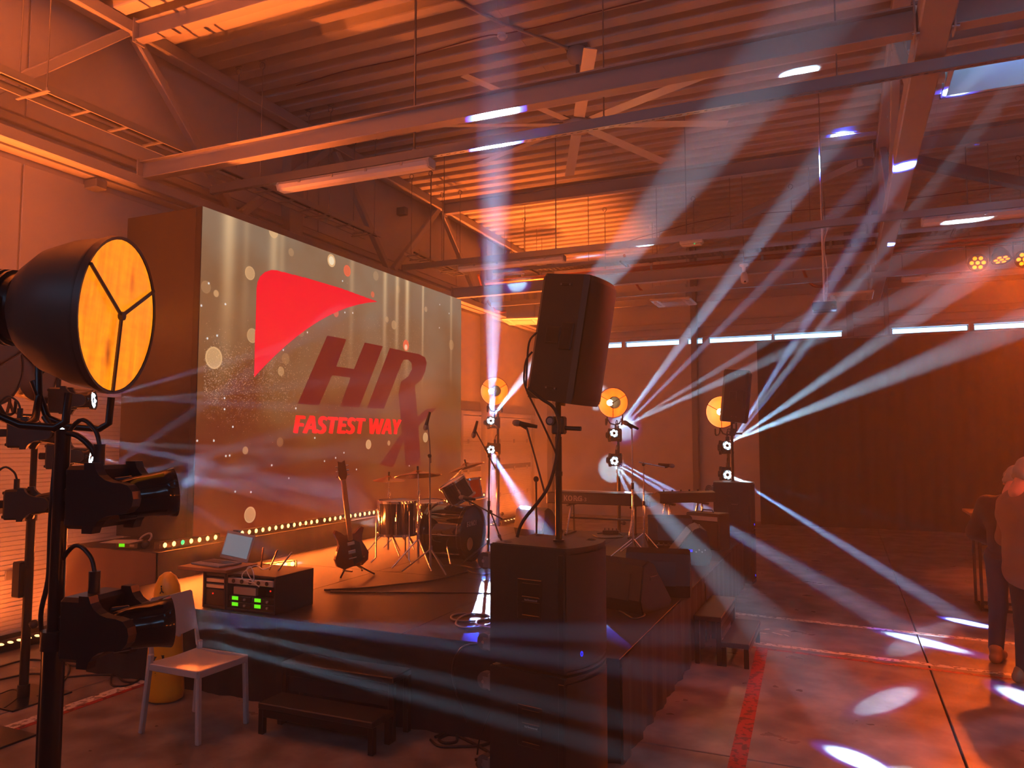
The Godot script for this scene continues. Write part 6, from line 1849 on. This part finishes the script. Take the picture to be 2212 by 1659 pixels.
	keyboard_stand(Vector3((k0.x + k1.x) * 0.5, STAGE_Y, -9.97), k0.y - STAGE_Y, kw * 0.62, yaw(0), "chrome keyboard stand under the lettered stage organ")
	var m0 := gz(1412, 1085, -9.55)
	var m1 := gz(1530, 1066, -10.05)
	var kd := (m1 - m0)
	kd.y = 0
	var kl := thing("keyboard", "slanted synthesizer standing at an angle beside the stage organ", "keyboard", Vector3((m0.x + m1.x) * 0.5, m0.y, (m0.z + m1.z) * 0.5), Basis(kd.normalized(), Vector3.UP, kd.normalized().cross(Vector3.UP)))
	part(kl, "case", MB.new().prism(Transform3D(Basis(Vector3(0, 0, 1), Vector3(0, 1, 0), Vector3(-1, 0, 0)), Vector3.ZERO), [Vector2(-0.17, 0.0), Vector2(0.17, 0.0), Vector2(0.17, 0.12), Vector2(0.10, 0.14), Vector2(-0.17, 0.05)], kd.length()), "black_textured")
	part(kl, "key_bed", MB.new().bx(Vector3(0, 0.07, -0.11), Vector3(kd.length() - 0.1, 0.02, 0.12), 0.004), "print_white")
	for k in 6:
		part(kl, "knob", MB.new().rod(Vector3(-0.3 + 0.12 * k, 0.135, 0.10), Vector3(-0.3 + 0.12 * k, 0.16, 0.10), 0.012, 8), "black_plastic")
	keyboard_stand(Vector3((m0.x + m1.x) * 0.5, STAGE_Y, (m0.z + m1.z) * 0.5), m0.y - STAGE_Y, kd.length() * 0.6, kl.basis, "dark keyboard stand under the slanted synthesizer")
	# effect pedals and cables on the deck
	for q in [[1302, 1145, "row of foot pedals on the deck under the stage organ"], [1525, 1178, "pale foot pedal on the deck before the far subwoofers"]]:
		var p := Vector3(-2.95, STAGE_Y, -10.15) if q[0] < 1400 else Vector3(-1.95, STAGE_Y, -9.0)
		var pe := thing("effects_pedal", q[2], "pedal", p, yaw(10))
		part(pe, "case", MB.new().bx(Vector3(0, 0.03, 0), Vector3(0.22, 0.05, 0.12), 0.006), "black_metal")
		for k in 4:
			part(pe, "foot_switch", MB.new().rod(Vector3(-0.08 + 0.053 * k, 0.055, 0.03), Vector3(-0.08 + 0.053 * k, 0.085, 0.03), 0.010, 8), "chrome")
	var runs := [
		["grey cable coiled on the deck near the stacked subwoofers", [[1068, 1330], [1020, 1325], [980, 1328], [978, 1338], [1015, 1342], [1060, 1335], [1040, 1325], [1000, 1330], [985, 1348], [1010, 1357], [1055, 1350], [1060, 1338], [1035, 1338], [1030, 1350], [1068, 1358]], "cable_grey", 0.008],
		["black cable crossing the deck from the drum kit", [[700, 1274], [780, 1270], [860, 1262], [920, 1256], [960, 1248], [990, 1240], [1010, 1236]], "cable", 0.008],
		["straight thin cable lying across the deck", [[714, 1279], [840, 1279], [960, 1280], [1068, 1281]], "cable", 0.005],
		["dark cable bundle below the bass drum", [[960, 1220], [1000, 1222], [1030, 1228], [1055, 1222], [1068, 1235], [1040, 1240], [1010, 1232]], "cable", 0.009],
		["orange lit cable trailing behind the floor monitor at the near corner", [[1338, 1320], [1350, 1325], [1370, 1336], [1392, 1330], [1385, 1322], [1360, 1320]], "cable", 0.007],
		["pale cable loop beside the beam-lit floor monitor", [[1515, 1160], [1512, 1172], [1525, 1182], [1535, 1178], [1528, 1172], [1518, 1176]], "cable_grey", 0.007],
		["dark cables round the foot pedals of the organ", [[1290, 1152], [1330, 1150], [1345, 1160], [1300, 1162], [1280, 1155]], "cable", 0.008],
	]
	for q in runs:
		var pts := []
		for s in q[1]: pts.append(gy(s[0], s[1], STAGE_Y + q[3]))
		cable_run(q[0], pts, q[3], q[2])
	# speaker cabinet by the far end of the deck
	var ap := thing("guitar_amplifier", "dark guitar amplifier with a pale badge at the far end of the deck", "amplifier", Vector3(-1.52, STAGE_Y, -9.35), yaw(-20))
	part(ap, "cabinet", MB.new().bx(Vector3(0, 0.21, 0), Vector3(0.44, 0.42, 0.26), 0.012), "black_textured")
	part(ap, "grille_cloth", MB.new().bx(Vector3(0, 0.17, 0.132), Vector3(0.40, 0.30, 0.006), 0.002), "grille")
	part(ap, "control_panel", MB.new().bx(Vector3(0, 0.36, 0.133), Vector3(0.40, 0.05, 0.006), 0.002), "print_grey")
	part(ap, "badge", MB.new().bx(Vector3(-0.08, 0.27, 0.137), Vector3(0.10, 0.03, 0.004)), "print_white")
	part(ap, "carry_handle", MB.new().tube([Vector3(-0.08, 0.42, 0), Vector3(-0.06, 0.45, 0), Vector3(0.06, 0.45, 0), Vector3(0.08, 0.42, 0)], 0.010, 6), "black_plastic")

func keyboard_stand(at: Vector3, h: float, w: float, b: Basis, label: String) -> void:
	var o := thing("keyboard_stand", label, "stand", at, b)
	for s in [-1, 1]:
		part(o, "leg", MB.new().rod(Vector3(s * w * 0.5, 0.02, 0.16), Vector3(s * w * 0.5 + 0.03, h - 0.03, 0.05), 0.014, 8), "chrome")
		part(o, "leg", MB.new().rod(Vector3(s * w * 0.5, 0.02, -0.16), Vector3(s * w * 0.5 + 0.03, h - 0.03, -0.05), 0.014, 8), "chrome")
		part(o, "foot", MB.new().rod(Vector3(s * w * 0.5, 0.014, -0.22), Vector3(s * w * 0.5, 0.014, 0.22), 0.014, 8), "black_metal")
		part(o, "arm", MB.new().rod(Vector3(s * w * 0.5 + 0.03, h - 0.018, -0.2), Vector3(s * w * 0.5 + 0.03, h - 0.018, 0.2), 0.016, 8), "black_metal")
	part(o, "cross_bar", MB.new().rod(Vector3(-w * 0.5, 0.22, 0), Vector3(w * 0.5, 0.22, 0), 0.012, 8), "black_metal")

# ---- people ---------------------------------------------------------------------------------------------------
# bones: [a, b, radius at a, radius at b]; smooth union meshed as surface nets
func field_mesh(bones: Array, cell: float, k: float, b: MB) -> void:
	var lo := Vector3(1e9, 1e9, 1e9)
	var hi := -lo
	for n in bones:
		for e in 2:
			var p: Vector3 = n[e]
			var r: float = n[2 + e] + cell * 2.0
			lo = lo.min(p - Vector3.ONE * r)
			hi = hi.max(p + Vector3.ONE * r)
	var dim := Vector3i(((hi - lo) / cell).ceil()) + Vector3i.ONE
	var nx := dim.x
	var ny := dim.y
	var nz := dim.z
	var f := PackedFloat32Array()
	f.resize(nx * ny * nz)
	f.fill(1.0)
	for n in bones:
		var a: Vector3 = n[0]
		var c: Vector3 = n[1]
		var ra: float = n[2]
		var rb: float = n[3]
		var m := maxf(ra, rb) + k + cell * 2.0
		var l3 := Vector3i(((a.min(c) - Vector3.ONE * m - lo) / cell).floor()).clamp(Vector3i.ZERO, dim - Vector3i.ONE)
		var h3 := Vector3i(((a.max(c) + Vector3.ONE * m - lo) / cell).ceil()).clamp(Vector3i.ZERO, dim - Vector3i.ONE)
		var ac := c - a
		var len2 := maxf(ac.length_squared(), 1e-9)
		for z in range(l3.z, h3.z + 1):
			for y in range(l3.y, h3.y + 1):
				for x in range(l3.x, h3.x + 1):
					var p := lo + Vector3(x, y, z) * cell
					var t := clampf((p - a).dot(ac) / len2, 0.0, 1.0)
					var d := p.distance_to(a + ac * t) - lerpf(ra, rb, t)
					var i := x + nx * (y + ny * z)
					var h := maxf(k - absf(f[i] - d), 0.0) / k
					f[i] = minf(f[i], d) - h * h * k * 0.25
	b.smooth()
	var vert := {}
	for z in nz - 1:
		for y in ny - 1:
			for x in nx - 1:
				var base := x + nx * (y + ny * z)
				var inside := 0
				for q in 8:
					if f[base + (q & 1) + nx * ((q >> 1) & 1) + nx * ny * (q >> 2)] < 0.0: inside += 1
				if inside == 0 or inside == 8: continue
				var sum := Vector3.ZERO
				var cnt := 0
				for q in 8:
					for ax in 3:
						if q & (1 << ax): continue
						var q2 := q | (1 << ax)
						var f0 := f[base + (q & 1) + nx * ((q >> 1) & 1) + nx * ny * (q >> 2)]
						var f1 := f[base + (q2 & 1) + nx * ((q2 >> 1) & 1) + nx * ny * (q2 >> 2)]
						if (f0 < 0.0) != (f1 < 0.0):
							var t := f0 / (f0 - f1)
							var p0 := Vector3(q & 1, (q >> 1) & 1, q >> 2)
							var p1 := Vector3(q2 & 1, (q2 >> 1) & 1, q2 >> 2)
							sum += p0.lerp(p1, t)
							cnt += 1
				vert[base] = lo + (Vector3(x, y, z) + sum / cnt) * cell
	var step := [1, nx, nx * ny]
	for key in vert:
		for ax in 3:
			var s1: int = step[(ax + 1) % 3]
			var s2: int = step[(ax + 2) % 3]
			var i0: int = key
			var fa := f[i0]
			var fb := f[i0 + step[ax]]
			if (fa < 0.0) == (fb < 0.0): continue
			if not (vert.has(i0 - s1) and vert.has(i0 - s2) and vert.has(i0 - s1 - s2)): continue
			var p := [vert[i0], vert[i0 - s1], vert[i0 - s1 - s2], vert[i0 - s2]]
			if fa < 0.0:
				b.quad(p[0], p[3], p[2], p[1])
			else:
				b.quad(p[0], p[1], p[2], p[3])

func hand_bones(w: Vector3, fwd: Vector3, side: Vector3) -> Array:
	var up := fwd.cross(side).normalized()
	var out := [[w, w + fwd * 0.07, 0.026, 0.034], [w + fwd * 0.04 + side * 0.02, w + fwd * 0.085 + side * 0.025, 0.02, 0.016], [w + fwd * 0.04 - side * 0.02, w + fwd * 0.08 - side * 0.025, 0.02, 0.016]]
	for i in 4:
		var o := side * (0.030 - 0.020 * i)
		var l: float = [0.068, 0.076, 0.070, 0.055][i]
		var p0 := w + fwd * 0.085 + o
		var p1 := p0 + (fwd * 0.75 - up * 0.4).normalized() * l * 0.55
		var p2 := p1 + (fwd * 0.2 - up * 0.9).normalized() * l * 0.5
		out.append([p0, p1, 0.0095, 0.0088])
		out.append([p1, p2, 0.0088, 0.0075])
	var t0 := w + fwd * 0.03 + side * 0.034
	var t1 := t0 + (fwd + side * 0.7 - up * 0.4).normalized() * 0.04
	out.append([t0, t1, 0.012, 0.010])
	out.append([t1, t1 + (fwd - up * 0.5).normalized() * 0.032, 0.010, 0.008])
	return out

func build_people() -> void:
	# person seen from behind at the frame edge: tan jacket, grey hair, facing into the hall (-x, slightly away)
	var base := gy(2236, 1486)
	var s := 1.0
	var o := thing("person", "person with short grey hair in a tan jacket and dark trousers holding a red card", "person", base, yaw(115))
	# local: facing +z
	var jk := MB.new()
	field_mesh([
		[Vector3(0, 1.02, 0), Vector3(0, 1.20, -0.01), 0.165, 0.165], [Vector3(-0.05, 0.90, 0), Vector3(-0.04, 1.05, 0), 0.15, 0.14], [Vector3(0.05, 0.90, 0), Vector3(0.04, 1.05, 0), 0.15, 0.14],
		[Vector3(-0.09, 1.30, -0.02), Vector3(0.09, 1.30, -0.02), 0.145, 0.145], [Vector3(0, 1.38, -0.03), Vector3(0, 1.47, -0.005), 0.12, 0.075],
		[Vector3(-0.17, 1.38, -0.01), Vector3(-0.12, 1.42, -0.02), 0.085, 0.08], [Vector3(0.17, 1.38, -0.01), Vector3(0.12, 1.42, -0.02), 0.085, 0.08],
		[Vector3(-0.20, 1.37, 0), Vector3(-0.265, 1.10, 0.02), 0.078, 0.062], [Vector3(-0.265, 1.10, 0.02), Vector3(-0.20, 0.94, 0.18), 0.062, 0.048],
		[Vector3(0.20, 1.37, 0), Vector3(0.265, 1.10, 0.0), 0.078, 0.062], [Vector3(0.265, 1.10, 0.0), Vector3(0.20, 0.95, 0.17), 0.062, 0.048],
		[Vector3(-0.10, 0.85, 0), Vector3(0.10, 0.85, 0), 0.115, 0.115],
	], 0.016, 0.05, jk)
	part(o, "jacket", jk, "jacket_tan", "tan jacket")
	var tr := MB.new()
	field_mesh([
		[Vector3(-0.09, 0.88, 0), Vector3(0.09, 0.88, 0), 0.105, 0.105],
		[Vector3(-0.10, 0.86, 0), Vector3(-0.11, 0.48, 0.01), 0.095, 0.070], [Vector3(-0.11, 0.48, 0.01), Vector3(-0.115, 0.08, -0.02), 0.070, 0.055],
		[Vector3(0.10, 0.86, 0), Vector3(0.11, 0.48, 0.02), 0.095, 0.070], [Vector3(0.11, 0.48, 0.02), Vector3(0.115, 0.08, 0.0), 0.070, 0.055],
	], 0.016, 0.03, tr)
	part(o, "trousers", tr, "trousers", "dark trousers")
	for e in [-1, 1]:
		var sh := MB.new()
		field_mesh([[Vector3(e * 0.115, 0.045, -0.05), Vector3(e * 0.125, 0.04, 0.12), 0.045, 0.04], [Vector3(e * 0.115, 0.09, -0.03), Vector3(e * 0.118, 0.06, 0.03), 0.045, 0.045]], 0.012, 0.02, sh)
		part(o, "shoe", sh, "boot_tan")
	head(o, Vector3(0, 1.62, 0.03), 18.0, "hair_grey")
	var hb := hand_bones(Vector3(-0.19, 0.925, 0.215), Vector3(0.3, -0.1, 0.95).normalized(), Vector3(1, 0, 0)) + hand_bones(Vector3(0.19, 0.935, 0.205), Vector3(-0.3, -0.1, 0.95).normalized(), Vector3(-1, 0, 0))
	var hd := MB.new()
	field_mesh(hb.slice(0, hb.size() / 2), 0.005, 0.008, hd)
	field_mesh(hb.slice(hb.size() / 2), 0.005, 0.008, hd)
	part(o, "hand", hd, "skin")
	var cp := thing("card", "bright red card held by the person in the tan jacket", "card", base + yaw(115) * Vector3(0.0, 0.93, 0.40), yaw(115) * Basis(Vector3(1, 0, 0), -0.6))
	part(cp, "sheet", MB.new().bx(Vector3.ZERO, Vector3(0.36, 0.22, 0.004), 0.001), "paper_red")
	# second person in a dark jacket and jeans, standing close by
	var b2 := gy(2190, 1438)
	var p := thing("person", "person in a dark short jacket and blue jeans bending forward, tan boots", "person", b2, yaw(150))
	jk = MB.new()
	field_mesh([
		[Vector3(0, 1.02, 0), Vector3(0, 1.18, 0.02), 0.155, 0.16], [Vector3(-0.09, 1.26, 0.05), Vector3(0.09, 1.26, 0.05), 0.14, 0.14], [Vector3(0, 1.34, 0.08), Vector3(0, 1.41, 0.14), 0.11, 0.07],
		[Vector3(-0.18, 1.33, 0.07), Vector3(-0.28, 1.08, 0.06), 0.080, 0.066], [Vector3(-0.28, 1.08, 0.06), Vector3(-0.20, 0.98, 0.24), 0.066, 0.050],
		[Vector3(0.18, 1.33, 0.07), Vector3(0.28, 1.08, 0.06), 0.080, 0.066], [Vector3(0.28, 1.08, 0.06), Vector3(0.20, 0.98, 0.24), 0.066, 0.050],
	], 0.016, 0.05, jk)
	part(p, "jacket", jk, "jacket_dark", "dark brown jacket with ribbed hem")
	part(p, "jacket_hem", MB.new().lathe(xf(Vector3(0, 0.89, 0)), [Vector2(0.155, 0.05), Vector2(0.150, 0.03), Vector2(0.153, 0.0), Vector2(0.14, -0.01)], 24, false, 1.08, 0.86), "jacket_dark")
	tr = MB.new()
	field_mesh([
		[Vector3(-0.08, 0.90, 0), Vector3(0.08, 0.90, 0), 0.105, 0.105],
		[Vector3(-0.09, 0.86, 0), Vector3(-0.11, 0.48, 0.02), 0.092, 0.070], [Vector3(-0.11, 0.48, 0.02), Vector3(-0.12, 0.12, -0.02), 0.070, 0.058],
		[Vector3(0.09, 0.86, 0), Vector3(0.11, 0.48, 0.03), 0.092, 0.070], [Vector3(0.11, 0.48, 0.03), Vector3(0.13, 0.12, 0.0), 0.070, 0.058],
	], 0.016, 0.03, tr)
	part(p, "jeans", tr, "denim", "blue jeans")
	for e in [-1, 1]:
		var sh := MB.new()
		field_mesh([[Vector3(e * 0.12, 0.045, -0.05), Vector3(e * 0.14, 0.04, 0.14), 0.048, 0.042], [Vector3(e * 0.12, 0.11, -0.03), Vector3(e * 0.125, 0.06, 0.03), 0.052, 0.05]], 0.012, 0.02, sh)
		part(p, "boot", sh, "boot_tan")
	head(p, Vector3(0, 1.53, 0.22), 35.0, "hair_grey")
	hb = hand_bones(Vector3(-0.19, 0.965, 0.275), Vector3(0.3, -0.2, 0.93).normalized(), Vector3(1, 0, 0)) + hand_bones(Vector3(0.19, 0.965, 0.275), Vector3(-0.3, -0.2, 0.93).normalized(), Vector3(-1, 0, 0))
	hd = MB.new()
	field_mesh(hb.slice(0, hb.size() / 2), 0.005, 0.008, hd)
	field_mesh(hb.slice(hb.size() / 2), 0.005, 0.008, hd)
	part(p, "hand", hd, "skin")

# head with a face, tipped forward by `tip` degrees; local +z is forward
func head(o: Node3D, c: Vector3, tip: float, hair: String) -> void:
	var B := Basis(Vector3(1, 0, 0), deg_to_rad(tip))
	var t := Transform3D(B, c)
	var m := MB.new()
	var bones := []
	for q in [[0, 0.03, -0.01, 0, 0.02, 0.01, 0.088, 0.088], [0, 0.0, 0.02, 0, -0.065, 0.05, 0.075, 0.045], [0, 0.0, 0.085, 0, -0.03, 0.112, 0.012, 0.014], [-0.078, 0.0, -0.005, -0.085, -0.03, 0.0, 0.018, 0.012], [0.078, 0.0, -0.005, 0.085, -0.03, 0.0, 0.018, 0.012], [0, -0.04, -0.03, 0, -0.16, -0.05, 0.055, 0.06], [-0.03, -0.07, 0.075, 0.03, -0.07, 0.075, 0.010, 0.010], [-0.045, 0.025, 0.075, 0.045, 0.025, 0.075, 0.014, 0.014]]:
		bones.append([t * Vector3(q[0], q[1], q[2]), t * Vector3(q[3], q[4], q[5]), q[6], q[7]])
	field_mesh(bones, 0.006, 0.018, m)
	var f := part(o, "head", m, "skin")
	for e in [-1, 1]:
		part(f, "eye", MB.new().ball(t * Vector3(e * 0.032, 0.005, 0.083), 0.010, 8), "print_white")
	m = MB.new()
	bones = []
	for q in [[0, 0.065, -0.02, 0, 0.055, 0.02, 0.075, 0.068], [0, 0.01, -0.06, 0, 0.05, -0.04, 0.062, 0.07], [-0.06, 0.05, -0.01, 0.06, 0.05, -0.01, 0.045, 0.045], [-0.05, -0.03, -0.06, 0.05, -0.03, -0.06, 0.032, 0.032], [0, 0.085, 0.05, 0, 0.07, 0.065, 0.03, 0.022]]:
		bones.append([t * Vector3(q[0], q[1], q[2]), t * Vector3(q[3], q[4], q[5]), q[6], q[7]])
	field_mesh(bones, 0.006, 0.02, m)
	part(o, "hair", m, hair)
